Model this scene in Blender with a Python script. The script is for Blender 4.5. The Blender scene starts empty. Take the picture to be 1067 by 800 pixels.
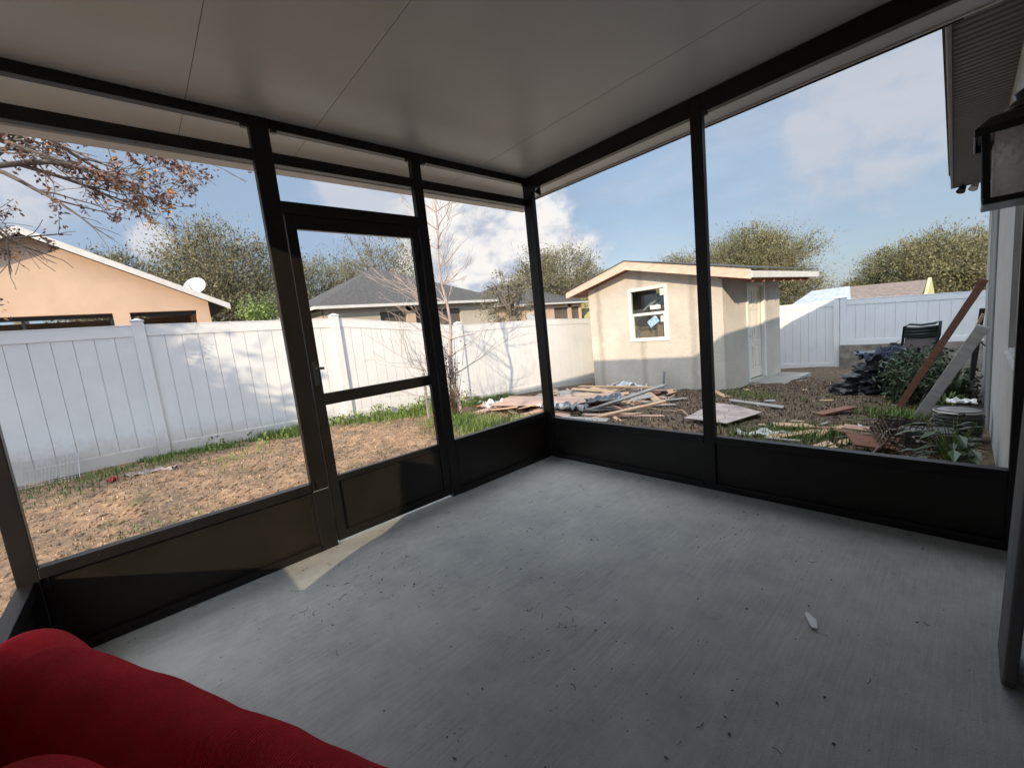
import bpy, math, random
from mathutils import Vector, Matrix, noise, Euler
random.seed(7)
R = math.radians
S = bpy.context.scene
C = S.collection
rnd = random.random
def ru(a, b): return a + (b - a) * random.random()

# ------------------------------------------------------------------ materials
def mat(name, col=(.5, .5, .5), rough=.6, metal=0., var=.0, vscale=6., bump=0., bscale=40., col2=None, spec=.5, island=0., detail=5., stretch=None, bdist=.01):
    m = bpy.data.materials.new(name); m.use_nodes = True
    nt = m.node_tree; n = nt.nodes; l = nt.links
    b = n['Principled BSDF']; b.inputs['Roughness'].default_value = rough; b.inputs['Metallic'].default_value = metal
    b.inputs['Specular IOR Level'].default_value = spec
    b.inputs['Base Color'].default_value = (*col, 1)
    tc = n.new('ShaderNodeTexCoord'); src = tc.outputs['Object']
    if stretch:
        mp = n.new('ShaderNodeMapping'); mp.inputs['Scale'].default_value = stretch
        l.new(src, mp.inputs[0]); src = mp.outputs[0]
    if var > 0 or col2:
        t = n.new('ShaderNodeTexNoise'); t.inputs['Scale'].default_value = vscale; t.inputs['Detail'].default_value = detail
        t.inputs['Roughness'].default_value = .62
        l.new(src, t.inputs['Vector'])
        r = n.new('ShaderNodeValToRGB'); r.color_ramp.elements[0].position = .32; r.color_ramp.elements[1].position = .68
        c2 = col2 or tuple(c * (1 - var) for c in col)
        c1 = col if col2 else tuple(min(1, c * (1 + var * .5)) for c in col)
        r.color_ramp.elements[0].color = (*c2, 1); r.color_ramp.elements[1].color = (*c1, 1)
        l.new(t.outputs['Fac'], r.inputs[0]); out = r.outputs[0]
        if island:
            g = n.new('ShaderNodeNewGeometry'); hs = n.new('ShaderNodeHueSaturation')
            mr = n.new('ShaderNodeMapRange'); mr.inputs[3].default_value = 1 - island; mr.inputs[4].default_value = 1 + island
            l.new(g.outputs['Random Per Island'], mr.inputs[0]); l.new(mr.outputs[0], hs.inputs['Value']); l.new(out, hs.inputs['Color']); out = hs.outputs[0]
        l.new(out, b.inputs['Base Color'])
    if bump > 0:
        t2 = n.new('ShaderNodeTexNoise'); t2.inputs['Scale'].default_value = bscale; t2.inputs['Detail'].default_value = 6
        l.new(src, t2.inputs['Vector'])
        bp = n.new('ShaderNodeBump'); bp.inputs['Strength'].default_value = bump; bp.inputs['Distance'].default_value = bdist
        l.new(t2.outputs['Fac'], bp.inputs['Height']); l.new(bp.outputs[0], b.inputs['Normal'])
    return m

M = {}
M['bronze'] = mat('bronze_aluminium', (.0125, .0105, .009), .36, 0, .25, 5, .05, 300, spec=.32)
M['kick'] = mat('bronze_kick_sheet', (.016, .0125, .009), .40, 0, .3, 3, .08, 30, bdist=.004, spec=.35)
M['alu'] = mat('bare_alloy_clip', (.45, .44, .42), .4, .6)
M['ceil'] = mat('white_insulated_panel', (.48, .52, .55), .36, 0, .07, 1.5, .05, 140)
M['gutter'] = mat('grey_white_fascia', (.52, .53, .54), .5, 0, .1, 3)
M['seam'] = mat('panel_seam', (.16, .15, .14), .6)
M['vinyl'] = mat('white_vinyl', (.74, .74, .73), .42, 0, .06, 2, .02, 40)
M['vinylw'] = M['vinyl']
M['stucco_h'] = mat('house_stucco', (.42, .42, .41), .9, 0, .12, 4, .6, 120)
M['stucco_d'] = mat('house_stucco_grey_band', (.23, .24, .24), .9, 0, .12, 4, .5, 120)
M['soffit'] = mat('brown_vented_soffit', (.15, .145, .14), .6, 0, .1, 8)
M['fascia_b'] = mat('brown_fascia', (.21, .19, .18), .5, 0, .25, 8)
M['shingle'] = mat('grey_shingle', (.075, .070, .066), .95, 0, .55, 9, .8, 60, stretch=(1, 1, 3))
M['shingle_b'] = mat('brown_shingle', (.20, .155, .13), .95, 0, .45, 9, .6, 40)
M['peach'] = mat('peach_stucco', (.60, .43, .31), .9, 0, .09, 1.6, .4, 60)
M['beige'] = mat('beige_stucco', (.50, .45, .37), .9, 0, .1, 1.2, .4, 60)
M['yellow'] = mat('pale_yellow_siding', (.55, .52, .26), .8, 0, .1, 2)
M['trim'] = mat('white_trim', (.60, .585, .55), .6, 0, .12, 4)
M['dark'] = mat('dark_interior', (.045, .040, .035), .8, 0, .4, 2)
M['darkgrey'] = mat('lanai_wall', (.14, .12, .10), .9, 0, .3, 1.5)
M['metalroof'] = mat('galvanised_roof', (.50, .54, .58), .4, .35, .25, 4)
M['pine'] = mat('raw_pine_fascia', (.60, .47, .36), .7, 0, .25, 5, .1, 60, stretch=(1, 1, 6))
M['pinkwood'] = mat('red_primed_edge', (.36, .15, .10), .7, 0, .3, 5)
M['felt'] = mat('roofing_felt', (.05, .05, .05), .9, 0, .4, 6)
M['doorpaint'] = mat('cream_door_paint', (.76, .71, .60), .45, 0, .05, 4)
M['frame_w'] = mat('white_window_frame', (.72, .72, .66), .4)
M['card'] = mat('cardboard', (.36, .22, .12), .85, 0, .2, 8)
M['cardl'] = mat('cardboard_light', (.42, .26, .15), .85, 0, .2, 8)
M['sticker'] = mat('window_label', (.72, .74, .62), .6)
M['bluep'] = mat('blue_print', (.06, .25, .42), .6, 0, .9, 26, col2=(.55, .68, .72))
M['block'] = mat('old_concrete_block', (.25, .22, .185), .95, 0, .4, 5, .7, 50)
M['bark'] = mat('grey_bark', (.17, .14, .115), .9, 0, .35, 12, .5, 60)
M['barkpale'] = mat('pale_twig_bark', (.40, .32, .28), .85, 0, .3, 14)
M['leafoak'] = mat('oak_leaves', (.185, .165, .09), .8, 0, .0, .5, col2=(.11, .105, .055), island=.2)
M['leafbrown'] = mat('golden_oak_leaves', (.19, .165, .08), .8, 0, .0, .5, col2=(.105, .11, .048), island=.25)
M['leafgreen'] = mat('bright_leaves', (.17, .24, .05), .65, 0, .0, 1, col2=(.09, .13, .03), island=.4)
M['leafdark'] = mat('dark_leaves', (.055, .10, .035), .5, 0, .0, 3, col2=(.025, .045, .018), island=.4)
M['leafdead'] = mat('dead_rust_leaves', (.21, .105, .075), .85, 0, .0, 2.5, col2=(.10, .06, .055), island=.5)
M['leafdeadg'] = mat('dead_golden_leaves', (.62, .33, .10), .7, 0, .0, 3, col2=(.36, .16, .05), island=.4)
M['grass'] = mat('weed_grass', (.14, .22, .035), .6, 0, 0, 1.2, col2=(.07, .11, .025), island=.45)
M['drygrass'] = mat('dry_stalks', (.34, .27, .13), .8, 0, 0, 3, col2=(.18, .13, .06), island=.4)
M['chip'] = mat('wood_chips', (.50, .36, .25), .85, 0, 0, 4, col2=(.26, .17, .11), island=.5)
M['twig'] = mat('dark_litter', (.15, .10, .065), .9, 0, 0, 4, col2=(.05, .036, .025), island=.6)
M['wood_t'] = mat('tan_board', (.50, .34, .21), .8, 0, .3, 4, .2, 60, stretch=(1, 8, 8))
M['wood_g'] = mat('grey_weathered_board', (.30, .28, .26), .85, 0, .35, 4, .3, 60, stretch=(1, 8, 8))
M['wood_r'] = mat('red_brown_board', (.20, .085, .055), .75, 0, .35, 5, .2, 60, stretch=(1, 8, 8))
M['wood_p'] = mat('pinkish_plywood', (.44, .29, .22), .85, 0, .35, 3, .2, 60, stretch=(1, 4, 4))
M['wood_o'] = mat('orange_terracotta_board', (.55, .22, .10), .8, 0, .3, 5)
M['ply_s'] = mat('stained_plywood_sheet', (.42, .35, .32), .85, 0, .0, 4, .2, 60, col2=(.20, .16, .15))
M['board_l'] = mat('light_grey_board', (.40, .41, .39), .8, 0, .2, 4, .2, 60, stretch=(1, 8, 8))
M['plast_b'] = mat('blue_grey_plastic', (.17, .19, .21), .3, 0, .3, 6)
M['plast_w'] = mat('white_plastic_sheet', (.62, .64, .66), .4, 0, .2, 6)
M['bag'] = mat('black_bag_plastic', (.014, .016, .019), .42, 0, .3, 6, .9, 25)
M['navy'] = mat('navy_cloth', (.035, .04, .07), .8, 0, .3, 8, .5, 30)
M['navyhard'] = mat('dark_blue_plastic', (.06, .075, .10), .35, 0, .2, 6)
M['blackp'] = mat('black_plastic', (.018, .020, .019), .4)
M['chairmesh'] = mat('grey_chair_mesh', (.17, .14, .13), .8, 0, .2, 60)
M['greenrim'] = mat('dark_green_frame', (.014, .022, .021), .4)
M['rag'] = mat('dirty_rag', (.34, .28, .26), .9, 0, .3, 20)
M['ragred'] = mat('red_rag', (.34, .06, .06), .9, 0, .3, 20)
M['paper'] = mat('white_paper', (.80, .80, .80), .8)
M['lantern'] = mat('black_lantern_metal', (.012, .012, .012), .28)
M['wire'] = mat('galvanised_wire', (.45, .47, .48), .5, .3)
M['ribbed'] = mat('grey_plastic_tub', (.055, .06, .06), .4, 0, .3, 8)
M['concrete_p'] = mat('pale_concrete', (.30, .285, .26), .9, 0, .25, 3, .3, 60)
M['brownpanel'] = mat('dark_weathered_panel', (.12, .12, .118), .75, 0, .4, 5, .4, 40, stretch=(1, 1, .25))

def glass(name, rough=.02, bumps=0., alpha=.75, col=(.9, .95, 1)):
    m = bpy.data.materials.new(name); m.use_nodes = True; nt = m.node_tree; n = nt.nodes; l = nt.links
    n.remove(n['Principled BSDF']); out = n['Material Output']
    tr = n.new('ShaderNodeBsdfTransparent'); tr.inputs[0].default_value = (*col, 1)
    gl = n.new('ShaderNodeBsdfGlossy'); gl.inputs['Roughness'].default_value = rough
    mx = n.new('ShaderNodeMixShader'); mx.inputs[0].default_value = 1 - alpha
    l.new(tr.outputs[0], mx.inputs[1]); l.new(gl.outputs[0], mx.inputs[2])
    if bumps:
        v = n.new('ShaderNodeTexVoronoi'); v.inputs['Scale'].default_value = bumps; v.feature = 'SMOOTH_F1'
        tc = n.new('ShaderNodeTexCoord'); l.new(tc.outputs['Object'], v.inputs['Vector'])
        bp = n.new('ShaderNodeBump'); bp.inputs['Strength'].default_value = 1; bp.inputs['Distance'].default_value = .006
        l.new(v.outputs['Distance'], bp.inputs['Height']); l.new(bp.outputs[0], gl.inputs['Normal'])
        rf = n.new('ShaderNodeBsdfTranslucent'); rf.inputs[0].default_value = (1, 1, 1, 1); l.new(bp.outputs[0], rf.inputs['Normal'])
        mx2 = n.new('ShaderNodeMixShader'); mx2.inputs[0].default_value = .65
        l.new(mx.outputs[0], mx2.inputs[1]); l.new(rf.outputs[0], mx2.inputs[2]); l.new(mx2.outputs[0], out.inputs[0])
    else:
        l.new(mx.outputs[0], out.inputs[0])
    return m
M['glass'] = glass('window_glass', .03, 0, .92, (.8, .84, .84))
M['pebble'] = glass('seeded_glass', .16, 130, .88, (1, 1, 1))


# mud splash low on the vinyl
def splash(m, h=.28):
    nt = m.node_tree; n = nt.nodes; l = nt.links; b = n['Principled BSDF']; old = b.inputs['Base Color'].links[0].from_socket
    tc = n.new('ShaderNodeTexCoord'); sp = n.new('ShaderNodeSeparateXYZ'); l.new(tc.outputs['Object'], sp.inputs[0])
    # height above the sloping yard
    ya = n.new('ShaderNodeMath'); ya.operation = 'MULTIPLY_ADD'; ya.inputs[1].default_value = .082; l.new(sp.outputs[1], ya.inputs[0]); l.new(sp.outputs[2], ya.inputs[2])
    ns = n.new('ShaderNodeTexNoise'); ns.inputs['Scale'].default_value = 9; ns.inputs['Detail'].default_value = 7; ns.inputs['Roughness'].default_value = .75; l.new(tc.outputs['Object'], ns.inputs['Vector'])
    a = n.new('ShaderNodeMath'); a.operation = 'MULTIPLY_ADD'; a.inputs[1].default_value = -.55; l.new(ns.outputs['Fac'], a.inputs[0]); l.new(ya.outputs[0], a.inputs[2])
    mr = n.new('ShaderNodeMapRange'); mr.inputs[1].default_value = -.42; mr.inputs[2].default_value = -.12; mr.inputs[3].default_value = .55; mr.inputs[4].default_value = 0; l.new(a.outputs[0], mr.inputs[0])
    mx = n.new('ShaderNodeMixRGB'); l.new(mr.outputs[0], mx.inputs[0]); l.new(old, mx.inputs[1]); mx.inputs[2].default_value = (.42, .33, .24, 1)
    l.new(mx.outputs[0], b.inputs['Base Color'])
splash(M['vinyl'])

# concrete slab: brushed, stained
def concrete_floor():
    m = bpy.data.materials.new('brushed_concrete'); m.use_nodes = True; nt = m.node_tree; n = nt.nodes; l = nt.links
    b = n['Principled BSDF']; b.inputs['Roughness'].default_value = .62
    tc = n.new('ShaderNodeTexCoord')
    def nz(scale, detail=6, st=(1, 1, 1), rough=.6, rot=0, dist=0.):
        mp = n.new('ShaderNodeMapping'); mp.inputs['Scale'].default_value = st; mp.inputs['Rotation'].default_value = (0, 0, rot)
        l.new(tc.outputs['Object'], mp.inputs[0])
        t = n.new('ShaderNodeTexNoise'); t.inputs['Scale'].default_value = scale; t.inputs['Detail'].default_value = detail; t.inputs['Roughness'].default_value = rough
        t.inputs['Distortion'].default_value = dist
        l.new(mp.outputs[0], t.inputs['Vector']); return t.outputs['Fac']
    def ramp(src, p0, p1, c0, c1):
        r = n.new('ShaderNodeValToRGB'); r.color_ramp.elements[0].position = p0; r.color_ramp.elements[1].position = p1
        r.color_ramp.elements[0].color = (*c0, 1); r.color_ramp.elements[1].color = (*c1, 1); l.new(src, r.inputs[0]); return r.outputs[0]
    def mix(t, a, b_, f):
        x = n.new('ShaderNodeMixRGB'); x.blend_type = t; x.inputs[0].default_value = f; l.new(a, x.inputs[1]); l.new(b_, x.inputs[2]); return x.outputs[0]
    base = ramp(nz(1.1, 8), .3, .7, (.355, .36, .335), (.465, .465, .435))
    fine = ramp(nz(95, 4, (1, .05, 1), .75, .0), .34, .60, (.76, .76, .76), (1.04, 1.04, 1.04))
    pm = ramp(nz(2.3, 6, rough=.7), .35, .62, (.25, .25, .25), (.85, .85, .85))
    fm = n.new('ShaderNodeMixRGB'); fm.blend_type = 'MULTIPLY'; l.new(pm, fm.inputs[0]); l.new(base, fm.inputs[1]); l.new(fine, fm.inputs[2]); c = fm.outputs[0]
    spots = ramp(nz(9, 8, rough=.75, dist=.5), .60, .70, (1, 1, 1), (.66, .62, .58))
    c = mix('MULTIPLY', c, spots, .7)
    specks = ramp(nz(60, 3, rough=.75), .66, .71, (1, 1, 1), (.30, .27, .25))
    c = mix('MULTIPLY', c, specks, .75)
    light = ramp(nz(2.6, 6, dist=.8), .60, .74, (0, 0, 0), (.07, .07, .072))
    c = mix('ADD', c, light, 1)
    scr = ramp(nz(7, 4, (1, .18, 1), .7, .9), .69, .73, (1, 1, 1), (.60, .57, .55))
    c = mix('MULTIPLY', c, scr, .6)
    blo = ramp(nz(3.2, 9, rough=.75), .36, .64, (.80, .80, .81), (1.08, 1.07, 1.05)); c = mix('MULTIPLY', c, blo, 1)
    l.new(c, b.inputs['Base Color'])
    bp = n.new('ShaderNodeBump'); bp.inputs['Strength'].default_value = .5; bp.inputs['Distance'].default_value = .003
    ad = n.new('ShaderNodeMath'); ad.operation = 'ADD'; l.new(nz(95, 4, (1, .05, 1)), ad.inputs[0]); l.new(nz(150, 3), ad.inputs[1])
    l.new(ad.outputs[0], bp.inputs['Height']); l.new(bp.outputs[0], b.inputs['Normal'])
    return m
M['floor'] = concrete_floor()

# shed stucco with joint streaks
def shed_stucco():
    m = mat('raw_shed_stucco', (.60, .55, .47), .92, 0, 0, 1.3, .9, 26, col2=(.47, .43, .37), detail=8, bdist=.012)
    nt = m.node_tree; n = nt.nodes; l = nt.links; b = n['Principled BSDF']
    old = b.inputs['Base Color'].links[0].from_socket
    tc = n.new('ShaderNodeTexCoord'); sp = n.new('ShaderNodeSeparateXYZ'); l.new(tc.outputs['Object'], sp.inputs[0])
    ns = n.new('ShaderNodeTexNoise'); ns.inputs['Scale'].default_value = 5; l.new(tc.outputs['Object'], ns.inputs['Vector'])
    ad = n.new('ShaderNodeMath'); ad.operation = 'MULTIPLY_ADD'; ad.inputs[1].default_value = .12; l.new(ns.outputs['Fac'], ad.inputs[0]); l.new(sp.outputs[0], ad.inputs[2])
    w = n.new('ShaderNodeMath'); w.operation = 'PINGPONG'; w.inputs[1].default_value = .61; l.new(ad.outputs[0], w.inputs[0])
    r = n.new('ShaderNodeValToRGB'); r.color_ramp.elements[0].position = .03; r.color_ramp.elements[1].position = .11
    r.color_ramp.elements[0].color = (.72, .70, .68, 1); r.color_ramp.elements[1].color = (1, 1, 1, 1); l.new(w.outputs[0], r.inputs[0])
    mx = n.new('ShaderNodeMixRGB'); mx.blend_type = 'MULTIPLY'; mx.inputs[0].default_value = .8; l.new(old, mx.inputs[1]); l.new(r.outputs[0], mx.inputs[2])
    l.new(mx.outputs[0], b.inputs['Base Color'])
    return m
M['stucco_s'] = shed_stucco()

def ground_mat():
    m = bpy.data.materials.new('yard_soil'); m.use_nodes = True; nt = m.node_tree; n = nt.nodes; l = nt.links
    b = n['Principled BSDF']; b.inputs['Roughness'].default_value = .95; b.inputs['Specular IOR Level'].default_value = .15
    tc = n.new('ShaderNodeTexCoord')
    def nz(scale, detail=8, rough=.65):
        t = n.new('ShaderNodeTexNoise'); t.inputs['Scale'].default_value = scale; t.inputs['Detail'].default_value = detail; t.inputs['Roughness'].default_value = rough
        l.new(tc.outputs['Object'], t.inputs['Vector']); return t.outputs['Fac']
    def ramp(src, p0, p1, c0, c1):
        r = n.new('ShaderNodeValToRGB'); r.color_ramp.elements[0].position = p0; r.color_ramp.elements[1].position = p1
        r.color_ramp.elements[0].color = (*c0, 1); r.color_ramp.elements[1].color = (*c1, 1); l.new(src, r.inputs[0]); return r.outputs[0]
    sand = ramp(nz(14), .35, .65, (.23, .14, .085), (.50, .33, .21))
    soil = ramp(nz(18), .38, .66, (.045, .033, .024), (.19, .142, .10))
    green = ramp(nz(30), .3, .7, (.045, .065, .02), (.11, .14, .045))
    sp = n.new('ShaderNodeSeparateXYZ'); l.new(tc.outputs['Object'], sp.inputs[0])
    # the bare sandy strip lies in the west yard; darker soil toward the north and east
    a = n.new('ShaderNodeMath'); a.operation = 'MULTIPLY_ADD'; a.inputs[1].default_value = 1.6; a.inputs[2].default_value = -.8; l.new(nz(1.2, 4), a.inputs[0])
    s = n.new('ShaderNodeMath'); s.operation = 'ADD'; l.new(sp.outputs[1], s.inputs[0]); l.new(a.outputs[0], s.inputs[1])
    mr = n.new('ShaderNodeMapRange'); mr.inputs[1].default_value = .6; mr.inputs[2].default_value = 2.4; l.new(s.outputs[0], mr.inputs[0])
    pat = ramp(nz(2.4, 9, .78), .42, .58, (0, 0, 0), (.95, .95, .95))
    drk = ramp(nz(20), .35, .65, (.10, .075, .055), (.27, .19, .135))
    sm = n.new('ShaderNodeMixRGB'); l.new(pat, sm.inputs[0]); l.new(sand, sm.inputs[1]); l.new(drk, sm.inputs[2]); sand = sm.outputs[0]
    mx = n.new('ShaderNodeMixRGB'); l.new(mr.outputs[0], mx.inputs[0]); l.new(sand, mx.inputs[1]); l.new(soil, mx.inputs[2])
    gr = ramp(nz(2.2, 6), .58, .70, (0, 0, 0), (.6, .6, .6))
    mx2 = n.new('ShaderNodeMixRGB'); l.new(gr, mx2.inputs[0]); l.new(mx.outputs[0], mx2.inputs[1]); l.new(green, mx2.inputs[2])
    l.new(mx2.outputs[0], b.inputs['Base Color'])
    bp = n.new('ShaderNodeBump'); bp.inputs['Strength'].default_value = .8; bp.inputs['Distance'].default_value = .03
    l.new(nz(28, 10, .7), bp.inputs['Height']); l.new(bp.outputs[0], b.inputs['Normal'])
    return m
M['ground'] = ground_mat()

def knit_mat(name, c1, c2):
    m = mat(name, c1, .95, 0, 0, 9, 0, 40, col2=c2)
    nt = m.node_tree; n = nt.nodes; l = nt.links; b = n['Principled BSDF']
    tc = n.new('ShaderNodeTexCoord'); w = n.new('ShaderNodeTexWave'); w.inputs['Scale'].default_value = 95; w.inputs['Distortion'].default_value = 3; w.inputs['Detail'].default_value = 2
    w.bands_direction = 'DIAGONAL'; l.new(tc.outputs['Object'], w.inputs['Vector'])
    ns = n.new('ShaderNodeTexNoise'); ns.inputs['Scale'].default_value = 220; l.new(tc.outputs['Object'], ns.inputs['Vector'])
    ad = n.new('ShaderNodeMath'); ad.operation = 'ADD'; l.new(w.outputs['Fac'], ad.inputs[0]); l.new(ns.outputs['Fac'], ad.inputs[1])
    bp = n.new('ShaderNodeBump'); bp.inputs['Strength'].default_value = .9; bp.inputs['Distance'].default_value = .003
    l.new(ad.outputs[0], bp.inputs['Height']); l.new(bp.outputs[0], b.inputs['Normal'])
    b.inputs['Sheen Weight'].default_value = .25; b.inputs['Sheen Tint'].default_value = (.9, .3, .3, 1)
    b.inputs['Specular IOR Level'].default_value = .1
    return m
M['knit'] = knit_mat('red_knit', (.72, .018, .034), (.50, .011, .022))

# ------------------------------------------------------------------ mesh builder
class MB:
    def __init__(s): s.v = []; s.f = []
    def quad(s, *p):
        i = len(s.v); s.v += [tuple(q) for q in p]; s.f.append(tuple(range(i, i + len(p)))); return s
    def box(s, x0, x1, y0, y1, z0, z1, mtx=None):
        i = len(s.v)
        for z in (z0, z1):
            for x, y in ((x0, y0), (x1, y0), (x1, y1), (x0, y1)):
                p = Vector((x, y, z)); s.v.append(tuple(mtx @ p if mtx else p))
        for q in ((3, 2, 1, 0), (4, 5, 6, 7), (0, 1, 5, 4), (1, 2, 6, 5), (2, 3, 7, 6), (3, 0, 4, 7)): s.f.append(tuple(i + k for k in q))
        return s
    def hexa(s, b, t):           # 4 bottom, 4 top points, ccw from above
        i = len(s.v); s.v += [tuple(p) for p in b] + [tuple(p) for p in t]
        for q in ((3, 2, 1, 0), (4, 5, 6, 7), (0, 1, 5, 4), (1, 2, 6, 5), (2, 3, 7, 6), (3, 0, 4, 7)): s.f.append(tuple(i + k for k in q))
        return s
    def prism(s, pts, d):        # polygon pts extruded by vector d
        n = len(pts); i = len(s.v); d = Vector(d)
        s.v += [tuple(Vector(p)) for p in pts] + [tuple(Vector(p) + d) for p in pts]
        s.f.append(tuple(i + k for k in range(n))[::-1]); s.f.append(tuple(i + n + k for k in range(n)))
        for k in range(n): s.f.append((i + k, i + (k + 1) % n, i + n + (k + 1) % n, i + n + k))
        return s
    def tube(s, pts, rad, n=6, cap=True):
        pts = [Vector(p) for p in pts]; i0 = len(s.v)
        if not isinstance(rad, (list, tuple)): rad = [rad] * len(pts)
        for k, p in enumerate(pts):
            d = (pts[min(k + 1, len(pts) - 1)] - pts[max(k - 1, 0)])
            if d.length < 1e-9: d = Vector((0, 0, 1))
            d.normalize(); a = d.cross(Vector((0, 0, 1)) if abs(d.z) < .9 else Vector((1, 0, 0))).normalized(); b = d.cross(a)
            for j in range(n):
                t = 2 * math.pi * j / n; s.v.append(tuple(p + (a * math.cos(t) + b * math.sin(t)) * rad[k]))
        for k in range(len(pts) - 1):
            for j in range(n):
                s.f.append((i0 + k * n + j, i0 + k * n + (j + 1) % n, i0 + (k + 1) * n + (j + 1) % n, i0 + (k + 1) * n + j))
        if cap:
            s.f.append(tuple(i0 + j for j in range(n))[::-1]); s.f.append(tuple(i0 + (len(pts) - 1) * n + j for j in range(n)))
        return s
    def lathe(s, c, prof, n=24, sx=1, sy=1, rot=0, mtx=None):
        i0 = len(s.v); c = Vector(c)
        for r, z in prof:
            for j in range(n):
                t = 2 * math.pi * j / n + rot; p = Vector((r * math.cos(t) * sx, r * math.sin(t) * sy, z))
                if mtx: p = mtx @ p
                s.v.append(tuple(c + p))
        for k in range(len(prof) - 1):
            for j in range(n): s.f.append((i0 + k * n + j, i0 + k * n + (j + 1) % n, i0 + (k + 1) * n + (j + 1) % n, i0 + (k + 1) * n + j))
        s.f.append(tuple(i0 + j for j in range(n))[::-1]); s.f.append(tuple(i0 + (len(prof) - 1) * n + j for j in range(n)))
        return s
    def leaf(s, p, size, asp=1.6, up=None):
        d = Vector((random.gauss(0, 1), random.gauss(0, 1), random.gauss(0, 1))).normalized()
        if up is not None: d = (d * up + Vector((0, 0, 1))).normalized()
        e = d.orthogonal().normalized(); e = Matrix.Rotation(rnd() * 6.28, 3, d) @ e
        a = d * size * asp * .5; b = e * size * .5; p = Vector(p); i = len(s.v)
        s.v += [tuple(p - a), tuple(p + b), tuple(p + a), tuple(p - b)]; s.f.append((i, i + 1, i + 2, i + 3)); return s
    def build(s, name, m, parent=None, smooth=False, bevel=0.):
        me = bpy.data.meshes.new(name); me.from_pydata(s.v, [], s.f); me.materials.append(m); me.update()
        if smooth: me.polygons.foreach_set('use_smooth', [True] * len(me.polygons))
        o = bpy.data.objects.new(name, me); C.objects.link(o)
        if parent:
            o.parent = parent
            if parent.type == 'EMPTY': o.matrix_parent_inverse = Matrix.Translation(-Vector(parent.location))
        if bevel:
            b = o.modifiers.new('bevel', 'BEVEL'); b.width = bevel; b.segments = 2; b.limit_method = 'ANGLE'; b.angle_limit = R(40)
        return o
def tag(o, label=None, cat=None, group=None, kind=None):
    if label: o['label'] = label
    if cat: o['category'] = cat
    if group: o['group'] = group
    if kind: o['kind'] = kind
    return o
def thing(name, loc, label, cat, group=None):
    o = bpy.data.objects.new(name, None); C.objects.link(o); o.location = loc; o.empty_display_size = .1
    return tag(o, label, cat, group)
def BX(name, m, parent, *b, bevel=.002): return MB().box(*b).build(name, m, parent, bevel=bevel)

# ------------------------------------------------------------------ ground
def gz(x, y):
    yy = min(y, 12.5)
    if yy > 0: z = -.12 - .055 * yy - .0055 * yy * max(0., min(5, -x) - .3)
    else: z = -.12 - .03 * max(yy, -3)
    return z
def gzn(x, y):
    z = gz(x, y)
    if -4.7 < x < 2.6 and y < 11.2 and not (-.25 < x and -3.4 < y < .25):
        k = min(1, (x + 4.75) * 2) if x < -4.2 else 1
        z += .045 * noise.noise((x * 1.6, y * 1.6, 0)) + .034 * noise.noise((x * 5, y * 5, 3)) + .022 * noise.noise((x * 13, y * 13, 7))
        if x < -.8: z += .05 * math.exp(-((x + 3.2) / 1.2) ** 2) * (.5 + noise.noise((y * 1.1, 2, 0)))   # low spoil ridge
    return z
def axis(a, b, st, lo, hi):
    v = [a + i * st for i in range(int((b - a) / st) + 1)]
    k = st; p = a
    while p > lo: k *= 1.5; p -= k; v.insert(0, max(p, lo))
    k = st; p = v[-1]
    while p < hi: k *= 1.5; p += k; v.append(min(p, hi))
    return v
xs = axis(-5.0, 3.0, .05, -400, 400); ys = axis(-4.2, 9, .055, -400, 400)
g = MB(); g.v = [(x, y, gzn(x, y) if abs(x) < 30 and abs(y) < 40 else gz(x, y)) for y in ys for x in xs]
nx = len(xs)
g.f = [(j * nx + i, j * nx + i + 1, (j + 1) * nx + i + 1, (j + 1) * nx + i) for j in range(len(ys) - 1) for i in range(nx - 1)]
tag(g.build('ground', M['ground'], smooth=True), kind='structure')
tag(MB().box(-.13, 2.9, -3.4, .13, -.3, 0).build('patio_floor', M['floor'], bevel=.006), kind='structure')

# ------------------------------------------------------------------ patio roof
CZ = 2.455
roof = thing('patio_roof', (1.3, -1.5, CZ), 'off white insulated panel roof over the screened patio, with thin seams', 'patio roof')
yN, yS, xW, xE = .46, -3.62, -.45, 2.72
seams = [yS, -2.31, -1.715, -.505, yN]
for a, b in zip(seams[:-1], seams[1:]):
    BX('roof_panel', M['ceil'], roof, xW, xE, a + .0015, b - .0015, CZ, CZ + .078, bevel=.0012)
for s in seams[1:-1]: BX('seam_strip', M['seam'], roof, xW + .01, xE - .01, s - .0014, s + .0014, CZ + .0012, CZ + .02, bevel=0)
BX('west_gutter', M['gutter'], roof, xW - .10, xW - .002, yS - .03, yN + .03, CZ - .085, CZ + .085)
BX('edge_trim', M['gutter'], roof, xW, xE, yN + .001, yN + .022, CZ - .008, CZ + .085)
BX('edge_trim', M['gutter'], roof, xW, xE, yS - .022, yS - .001, CZ - .008, CZ + .085)
BX('drip_edge', M['bronze'], roof, xW, xE - .2, yN + .023, yN + .034, CZ - .014, CZ + .06, bevel=0)

# ------------------------------------------------------------------ screen enclosure (x=0 wall, y=0 wall, y=-3.16 wall)
enc = thing('screen_enclosure', (0, 0, 0), 'dark bronze aluminium screen enclosure frame with kick panels around the concrete patio', 'screen enclosure')
W = .048
def post(x0, x1, y0, y1, z1=None):
    o = BX('post', M['bronze'], enc, x0, x1, y0, y1, .001, z1 or CZ - .002, bevel=.003)
    return o
posts = [post(-W, 0, -.0, .052), post(-W, 0, -1.10, -1.03), post(-W, 0, -2.055, -1.96), post(-W, 0, -3.20, -3.135),
         post(1.405, 1.475, .0, W), post(2.710, 2.745, .0, W), post(.0, .05, .0, W), post(1.26, 1.31, -3.20, -3.15)]
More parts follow.
